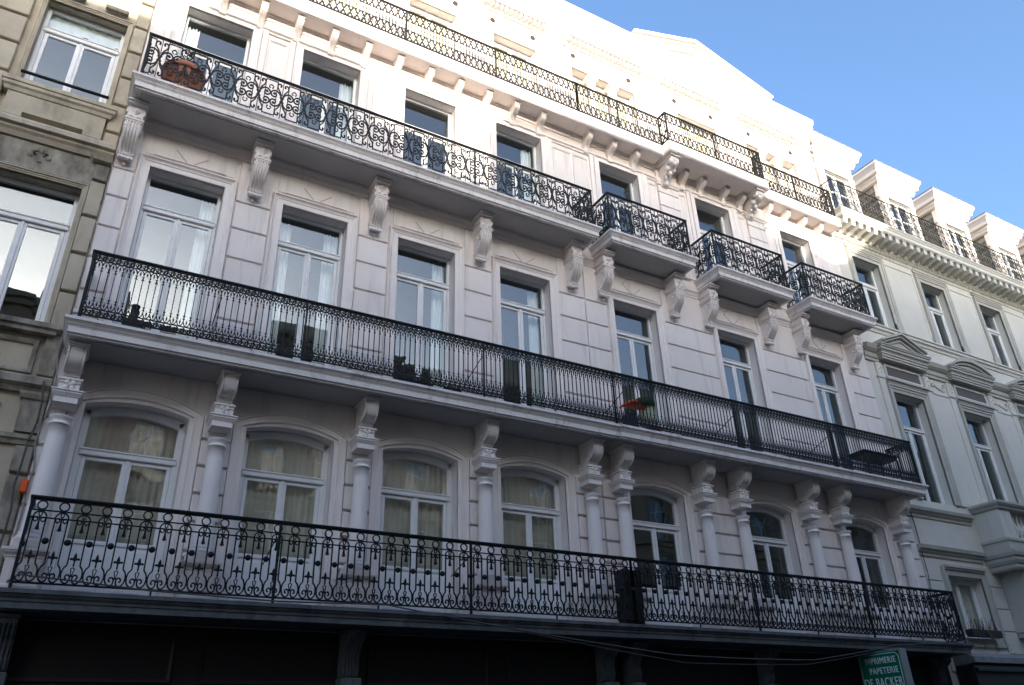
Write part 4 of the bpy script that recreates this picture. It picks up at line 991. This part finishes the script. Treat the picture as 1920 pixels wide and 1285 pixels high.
# ------------------------------------------------------------------ houses across the street (behind the camera): seen in the panes, and they shade the facades
YO = -18.5
def project(xs, zs, yr):            # roof point at depth yr whose shadow falls at (xs, zs) on the facade plane
    t = -yr
    return xs-t*math.tan(SUN_AZ), zs+t*math.tan(SUN_EL)/math.cos(SUN_AZ)
def opp_house(label, xs0, xs1, prof, stone, seed):
    """prof: shadow outline (x, z) on the facade plane; the street front stands at YO, the roof outline at YO-1"""
    rnd = random.Random(seed); yr = YO-1.0
    P = [project(x, z, yr) for x, z in prof]
    a, b = P[0][0], P[-1][0]; T = thing('opposite_house', label, 'house', ((a+b)/2, YO, 0), 'houses across the street')
    ze = min(p[1] for p in P)-.6
    nb = max(1, round((b-a)/2.4)); ops = []; ws = []
    for k in range(nb):
        c = a+(b-a)*(k+.5)/nb
        for z0, z1 in ((4.4, 6.9), (8.0, 10.4), (11.3, 13.3)):
            if z1 < ze-.5: ops.append((c-.55, c+.55, z0, z1)); ws.append((c, z0, z1))
    W = MB(); wall_mesh(W, a, b, 0, ze, YO, YO-.35, ops); part('wall', W, stone, T)
    for c, z0, z1 in ws:
        f = MB(); f.box(c-.55, c+.55, YO-.22, YO-.14, z0, z0+.06); f.box(c-.55, c+.55, YO-.22, YO-.14, z1-.06, z1); f.box(c-.55, c-.49, YO-.22, YO-.14, z0+.06, z1-.06); f.box(c+.49, c+.55, YO-.22, YO-.14, z0+.06, z1-.06)
        f.box(c-.03, c+.03, YO-.22, YO-.14, z0+.06, z1-.06); f.box(c-.49, c+.49, YO-.21, YO-.15, z1-.65, z1-.59)
        fr = part('window', f, WOOD, T)
        g = MB(); g.box(c-.49, c+.49, YO-.19, YO-.184, z0+.06, z1-.06); part('pane', g, GLASS, fr)
        s = MB(); s.box(c-.75, c+.75, YO, YO+.14, z0-.16, z0-.02, .02); s.box(c-.72, c+.72, YO, YO+.09, z1+.12, z1+.26, .02)
        for q in (-1, 1): s.box(c+q*.55, c+q*.70, YO, YO+.06, z0-.02, z1+.12, .01)
        part('surround', s, stone, T)
        if z0 == 4.4:
            bl = MB(); bl.box(c-.8, c+.8, YO+.02, YO+.5, z0-.36, z0-.18, .02); part('balcony_slab', bl, stone, T)
            r = MB(); r.box(c-.78, c+.78, YO+.44, YO+.48, z0+.62, z0+.67)
            for q in range(14): r.box(c-.77+q*.118, c-.755+q*.118, YO+.455, YO+.47, z0-.18, z0+.62)
            part('railing', r, IRON, T)
    sh = MB(); sh.box(a+.15, b-.15, YO, YO+.10, .1, 3.5, .02); part('shopfront', sh, BROWN, T)
    for z in (3.7, 7.4, 10.8):
        if z < ze-.6: s = MB(); s.box(a, b, YO, YO+.12, z, z+.18, .02); part('string_course', s, stone, T)
    cn = MB(); cn.box(a, b, YO, YO+.25, ze-.45, ze-.25, .02); cn.box(a, b, YO, YO+.42, ze-.25, ze, .03); part('cornice', cn, stone, T)
    body = MB(); body.box(a, b, YO-6, YO-3.6, 0, ze); part('back_wall', body, ROOM, T)
    pts = [(a, ze-.1)]+P+[(b, ze-.1)]
    rf = MB(); rf.prism_y(pts, yr-3.0, yr); rf.quad((a, YO, ze), (b, YO, ze), (b, yr-3, ze-.02), (a, yr-3, ze-.02)); part('roof', rf, ROOFT, T)
    return T
opp_house('tall beige house across the street mirrored in the left windows', -14, .25, [(-14, 14.9), (-7, 14.9), (-6.9, 14.1), (.25, 14.0)], OPP, 1)
opp_house('ornate beige house across the street with a raised attic', .25, 3.42, [(.25, 14.0), (.32, 15.05), (3.05, 15.08), (3.38, 15.05), (3.42, 13.75)], OPP, 2)
opp_house('low gabled house across the street between two taller ones', 3.42, 6.75, [(3.42, 13.75), (4.2, 13.55), (4.9, 12.65), (5.2, 12.2), (6.3, 12.12), (6.75, 12.12)], OPP2, 3)
opp_house('flat roofed beige house across the street, widest of its row', 6.75, 15.18, [(6.75, 14.7), (6.9, 14.75), (7.15, 15.2), (9.5, 15.32), (15.0, 15.50), (15.18, 15.45)], OPP, 4)
opp_house('beige house across the street with a lower eaves line', 15.18, 18.85, [(15.18, 14.62), (15.3, 14.45), (17.8, 14.42), (18.3, 14.33), (18.85, 14.5)], OPP, 5)
opp_house('long beige house across the street, last of its row', 18.85, 80, [(18.85, 14.5), (19.4, 14.95), (19.9, 15.35), (20.5, 15.75), (20.9, 16.08), (80, 16.1)], OPP, 6)
# ------------------------------------------------------------------ things on the balconies and the street front
def leaves(mb, pts, n, spread, size, rnd, up=.3):
    for k in range(n):
        c = rnd.choice(pts); x, y, z = (c[i]+rnd.gauss(0, spread[i]) for i in range(3))
        a = rnd.random()*2*PI; b = rnd.uniform(-.6, .9); s = size*rnd.uniform(.6, 1.3)
        d = Vector((math.cos(a)*math.cos(b), math.sin(a)*math.cos(b), math.sin(b))); q = d.cross(Vector((0, 0, 1))).normalized()
        nrm = d.cross(q); p = Vector((x, y, z))
        mb.poly([tuple(p), tuple(p+d*s*.5+q*s*.3+nrm*s*.06), tuple(p+d*s), tuple(p+d*s*.5-q*s*.3+nrm*s*.06)])
rnd = random.Random(3)
# large terracotta pot at the left end of the third-floor balcony
ft = thing('flower_pot', 'large round terracotta pot with a straggly plant behind the scrollwork railing', 'pot', (.12, -.42, ZB3+.25))
p = MB(); zb = ZB3+.252
p.lathe([(0, zb), (.17, zb), (.24, zb+.15), (.30, zb+.36), (.335, zb+.56), (.345, zb+.60), (.375, zb+.61), (.38, zb+.70), (.36, zb+.72), (.33, zb+.71), (.30, zb+.64), (0, zb+.62)], .12, -.40, 28); part('pot', p, TERRA, ft)
st = MB(); lf = MB(); tips = []
for k in range(11):
    a = rnd.random()*6.28; r = rnd.uniform(.05, .2); h = rnd.uniform(.3, .62); x, y = .12+r*math.cos(a), -.40+r*math.sin(a)
    ex, ey = x+rnd.uniform(-.22, .15), y+rnd.uniform(-.08, .12)
    st.tube([(x, y, zb+.62), ((x+ex)/2, (y+ey)/2, zb+.62+h*.6), (ex, ey, zb+.62+h)], [.007, .005, .003], 5); tips += [(ex, ey, zb+.62+h), ((x+ex)/2, (y+ey)/2, zb+.62+h*.6)]
part('stems', st, DRY, ft); leaves(lf, tips, 150, (.05, .05, .05), .05, rnd); part('foliage', lf, LEAF, ft, kind='stuff')
# dark potted shrub on the first box balcony
ft = thing('potted_shrub', 'dark leafy shrub in the near corner of the first box balcony', 'plant', (9.42, -.5, ZB3+.3))
p = MB(); zb = ZB3+.302; p.lathe([(0, zb), (.11, zb), (.15, zb+.22), (.16, zb+.24), (.13, zb+.22), (0, zb+.2)], 9.5, -.35, 16); part('pot', p, DARK, ft)
lf = MB(); leaves(lf, [(9.45, -.35, zb+.3), (9.40, -.45, zb+.2), (9.35, -.55, zb+.12)], 170, (.07, .10, .08), .07, rnd); part('foliage', lf, LEAF, ft, kind='stuff')
# black lantern on the second-floor balcony
L = thing('lantern', 'small black lantern on the balcony floor behind the lancet railing', 'lantern', (.2, -.45, 7.215))
p = MB(); p.box(.09, .31, -.56, -.34, 7.212, 7.46, .012); p.box(.07, .33, -.58, -.32, 7.46, 7.50, .01); part('body', p, DARK, L)
p = MB(); p.lathe([(.095, 7.50), (.06, 7.56), (.055, 7.74), (.065, 7.75), (.065, 7.78), (0, 7.79)], .2, -.45, 14); part('chimney', p, DARK, L)
# orange barbecue / parasol group near the seam
L = thing('folded_parasol', 'folded pale green parasol with a dark green top by the fifth balcony door', 'parasol', (10.1, -.3, 7.215))
p = MB(); p.lathe([(.05, 7.3), (.14, 7.45), (.19, 7.75), (.17, 8.0), (.12, 8.12)], 10.1, -.30, 14); part('canopy', p, PALEGREEN, L)
p = MB(); p.lathe([(.19, 7.98), (.24, 8.02), (.20, 8.14), (.05, 8.2), (0, 8.2)], 10.02, -.33, 14); part('top', p, FOLD, L)
p = MB(); p.tube([(10.1, -.30, 7.212), (10.1, -.30, 8.3)], .018, 8); part('pole', p, DARK, L)
p = MB()
for k in range(13):
    t = k/12; w = .06+.13*math.sin(PI*t); x = 9.34+.62*t; z = 7.86+.12*math.sin(PI*t*.9)
    if k: p.grid([q_, [(x, -.38-w, z-.02), (x, -.38-w*.5, z+.06*math.sin(PI*t)), (x, -.38+w*.5, z+.06*math.sin(PI*t)), (x, -.38+w, z-.02), (x, -.38, z-.10*math.sin(PI*t))]], True, True)
    q_ = [(x, -.38-w, z-.02), (x, -.38-w*.5, z+.06*math.sin(PI*t)), (x, -.38+w*.5, z+.06*math.sin(PI*t)), (x, -.38+w, z-.02), (x, -.38, z-.10*math.sin(PI*t))]
lump('beach_shell', p, ORANGE, 'bright orange boat shaped plastic shell leaning behind the lancet railing', 'toy')
p = MB(); p.lathe([(0, 7.212), (.15, 7.212), (.20, 7.36), (.205, 7.40), (.19, 7.40), (.17, 7.34), (0, 7.32)], 9.98, -.52, 20); lump('flower_pot', p, MAGENTA, 'magenta glazed pot on the balcony below the green parasol', 'pot')
p = MB(); p.box(9.28, 9.80, -.62, -.40, 7.212, 7.30, .02); p.box(9.33, 9.72, -.50, -.36, 7.30, 7.66, .05); lump('cushion_pile', p, NAVY, 'pile of dark blue cushions under the orange shell', 'cushions')
# window boxes standing along the lancet railing
def trough(x0, x1, label):
    t = thing('planter_trough', label, 'planter', ((x0+x1)/2, -.55, 7.215), 'planter troughs on the long balcony')
    p = MB(); p.box(x0, x1, -.64, -.46, 7.213, 7.38, .015); part('box', p, DARK, t)
    lf = MB(); leaves(lf, [(x0+(x1-x0)*k/6, -.55, 7.40) for k in range(1, 6)], int(90*(x1-x0)), (.09, .05, .035), .07, rnd); part('foliage', lf, DRYLEAF, t, kind='stuff')
DRYLEAF = mat('dry_leaf', (.035, .032, .022), .8, (.06, .05, .03), 20)
trough(4.55, 5.05, 'dark planter trough with withered leaves before the third balcony door, nearer the middle')
trough(5.25, 5.60, 'short dark planter trough with withered leaves before the third balcony door, right half')
# black garden table and a chair at the right end
t = thing('garden_table', 'black square garden table at the right end of the long balcony', 'table', (17.2, -.38, 7.215))
p = MB(); p.box(16.55, 17.85, -.64, -.10, 7.93, 7.975, .01); p.box(16.6, 17.8, -.60, -.14, 7.86, 7.93, .005); part('tabletop', p, DARK, t)
for a, b in ((16.6, -.6), (17.8, -.6), (16.6, -.14), (17.8, -.14)):
    p = MB(); p.box(a-.022, a+.022, b-.022, b+.022, 7.213, 7.86, .004); part('leg', p, DARK, t)
# tall black cabinet on the first-floor balcony at the seam
t = thing('speaker_cabinet', 'tall black cabinet standing behind the ring railing where the two houses meet', 'cabinet', (9.05, -.45, 3.53))
p = MB(); p.box(8.80, 9.22, -.62, -.36, 3.53, 4.50, .015); part('body', p, DARK, t)
p = MB(); p.box(8.83, 9.19, -.632, -.62, 3.58, 4.46, .008); part('front_panel', p, DARK, t)
# blue rag over the second box balcony's floor
p = MB(); R_ = []
for k in range(8): R_.append([(12.40+.03*k, -.30-.05*j, 11.995+.03*math.sin(k*1.3+j)-(.04 if k > 5 else 0)) for j in range(6)])
p.grid(R_, False, True); lump('blue_rag', p, BLUE, 'small blue rag on the edge of the middle box balcony', 'rag')

# printer's shop sign
sg = thing('shop_sign', 'green projecting shop sign reading IMPRIMERIE PAPETERIE DE BACKER', 'sign', (15.1, -.85, 2.5))
p = MB(); p.box(15.0, 15.20, -1.36, -.32, 1.5, 3.27, .012); part('box', p, GREYBOX, sg)
p = MB(); p.box(14.988, 15.0005, -1.33, -.35, 1.53, 3.24); part('face', p, GREEN, sg)
ln = MB(); yo, yi, zt_, zb_ = -1.30, -.38, 3.205, 1.57; c_ = .06
for a, b in (((yi, zt_), (yo+c_, zt_)), ((yo+c_, zt_), (yo, zt_-c_)), ((yo, zt_-c_), (yo, zb_)), ((yo, zb_), (yi, zb_)), ((yi, zb_), (yi, zt_))):
    ln.tube([(14.985, a[0], a[1]), (14.985, b[0], b[1])], .006, 4)
part('border_line', ln, LETTER, sg)
def text(body, ycen, z, size, sx):
    cu = bpy.data.curves.new('t', 'FONT'); cu.body = body; cu.size = size; cu.align_x = 'CENTER'; cu.extrude = .003; cu.space_character = 1.12; cu.offset = .002
    tmp = bpy.data.objects.new('t', cu); C.objects.link(tmp); dg = bpy.context.evaluated_depsgraph_get()
    me = bpy.data.meshes.new_from_object(tmp.evaluated_get(dg)); bpy.data.objects.remove(tmp); bpy.data.curves.remove(cu)
    me.transform(Matrix(((0, 0, -1, 14.984), (-sx, 0, 0, ycen), (0, 1, 0, z), (0, 0, 0, 1)))); me.materials.clear(); me.materials.append(LETTER); me.name = 'lettering'
    put('lettering', me, sg)
text('IMPRIMERIE', -.86, 3.03, .165, .80); text('PAPETERIE', -.90, 2.84, .165, .80); text('DE', -.49, 2.60, .235, .66); text('BACKER', -.965, 2.60, .235, .66)
p = MB(); p.tube([(15.1, -.34, 3.0), (15.1, -.02, 3.0)], .02, 8); p.tube([(15.1, -.34, 1.8), (15.1, -.02, 1.8)], .02, 8); part('bracket', p, IRON, sg)

# flower box and dead plant on the cream house's lower window, awning below it
fb = thing('flower_box', 'dark window box with dead stems below the cream house lower window', 'planter', (19.9, -.2, 3.85))
p = MB(); p.box(19.45, 20.7, -.26, -.09, 3.80, 3.97, .015); part('box', p, DARK, fb)
st = MB()
for k in range(46):
    x = rnd.uniform(19.5, 20.65); h = rnd.uniform(.08, .34) if k < 34 else rnd.uniform(-.55, -.2); y = rnd.uniform(-.25, -.12)
    dx, dy = rnd.uniform(-.12, .12), rnd.uniform(-.06, .03)
    if h < 0: dy = -.10; y = -.26
    st.tube([(x, y, 3.95), (x+dx*.5, y+dy*.8, 3.95+h*.55), (x+dx, y+dy, 3.95+h)], .006, 4)
part('dead_stems', st, DRY, fb)
lf = MB(); leaves(lf, [(19.6+.1*k, -.22, 3.98) for k in range(10)], 60, (.05, .04, .05), .045, rnd); leaves(lf, [(20.5+.1*k, -.36, 3.6-.05*k) for k in range(4)], 26, (.12, .03, .12), .045, rnd); part('dry_leaves', lf, DRY, fb, kind='stuff')
aw = thing('shop_canopy', 'dark metal shop canopy below the cream house at the lower right', 'canopy', (24, -.4, 3.1))
p = MB(); p.prism_x([(0.0, 3.42), (-.35, 3.40), (-.55, 3.30), (-.55, 3.18), (-.30, 3.14), (0, 3.14)], 18.75, 30); part('cover', p, ZINC, aw)
p = MB(); p.box(18.75, 30, -.50, -.02, 2.2, 3.138, .02); p.box(18.75, 30, -.58, -.50, 2.98, 3.06, .01); part('box', p, DARK, aw)
for x in (19.3, 22, 25): p = MB(); p.tube([(x, -.02, 1.9), (x, -.5, 2.3)], .03, 6); part('strut', p, IRON, aw)

# cables
def cable(name, pts, r, m, label, sag=0):
    q = []
    for i in range(len(pts)-1):
        a, b = Vector(pts[i]), Vector(pts[i+1])
        for k in range(12 if sag else 5):
            t = k/(12 if sag else 5); v = a.lerp(b, t); v.z -= sag*4*t*(1-t)*(b-a).length; q.append(tuple(v))
    q.append(tuple(pts[-1])); mb = MB(); mb.tube(q, r, 6); return lump(name, mb, m, label, 'cable')
cable('hanging_cable', [(4.3, -.80, 3.60), (9.4, -1.1, 3.02), (12.6, -1.25, 3.0), (14.95, -1.40, 3.33), (18.2, -.85, 3.58)], .011, CABLE, 'thick black cable sagging from the first balcony across to its right end', .006)
cable('hanging_cable', [(6.0, -.90, 3.38), (9.6, -1.1, 2.90), (12.4, -1.25, 2.92), (14.7, -1.38, 3.24)], .007, CABLE, 'thinner black cable hanging below the first balcony', .005)
cable('balcony_cable', [(-.55, -.3, 3.66), (-.40, -.78, 3.70), (1.1, -.78, 3.60), (2.7, -.80, 3.56), (4.3, -.80, 3.60)], .011, CABLE, 'black cable clipped along the foot of the ring railing at left')
rr = random.Random(5)
def wiggle(x, y, z0, z1, n): return [(x+rr.uniform(-.035, .035), y, z0+(z1-z0)*k/n) for k in range(n+1)]
cable('wall_cable', wiggle(-.60, -.10, 3.6, 6.55, 9)+wiggle(-.64, -.12, 6.7, 7.25, 2), .013, CABLEW, 'pale cable climbing the joint between stone house and white column')
cable('wall_cable', wiggle(-.70, -.17, 4.0, 6.45, 8), .015, CABLE, 'dark cable running down the stone house beside the first column')
cable('wall_cable', wiggle(-.655, -.075, 7.3, 10.4, 10), .007, CABLE, 'thin cable running up the seam beside the lancet railing')
cable('wall_cable', wiggle(18.62, -.06, 3.7, 6.9, 8), .011, CABLE, 'thin cable down the joint of white and cream houses')
p = MB(); p.box(-.665, -.585, -.17, -.09, 4.86, 5.04, .015); lump('cable_tag', p, ORANGE, 'orange plastic cable tag beside the first railing post', 'tag')
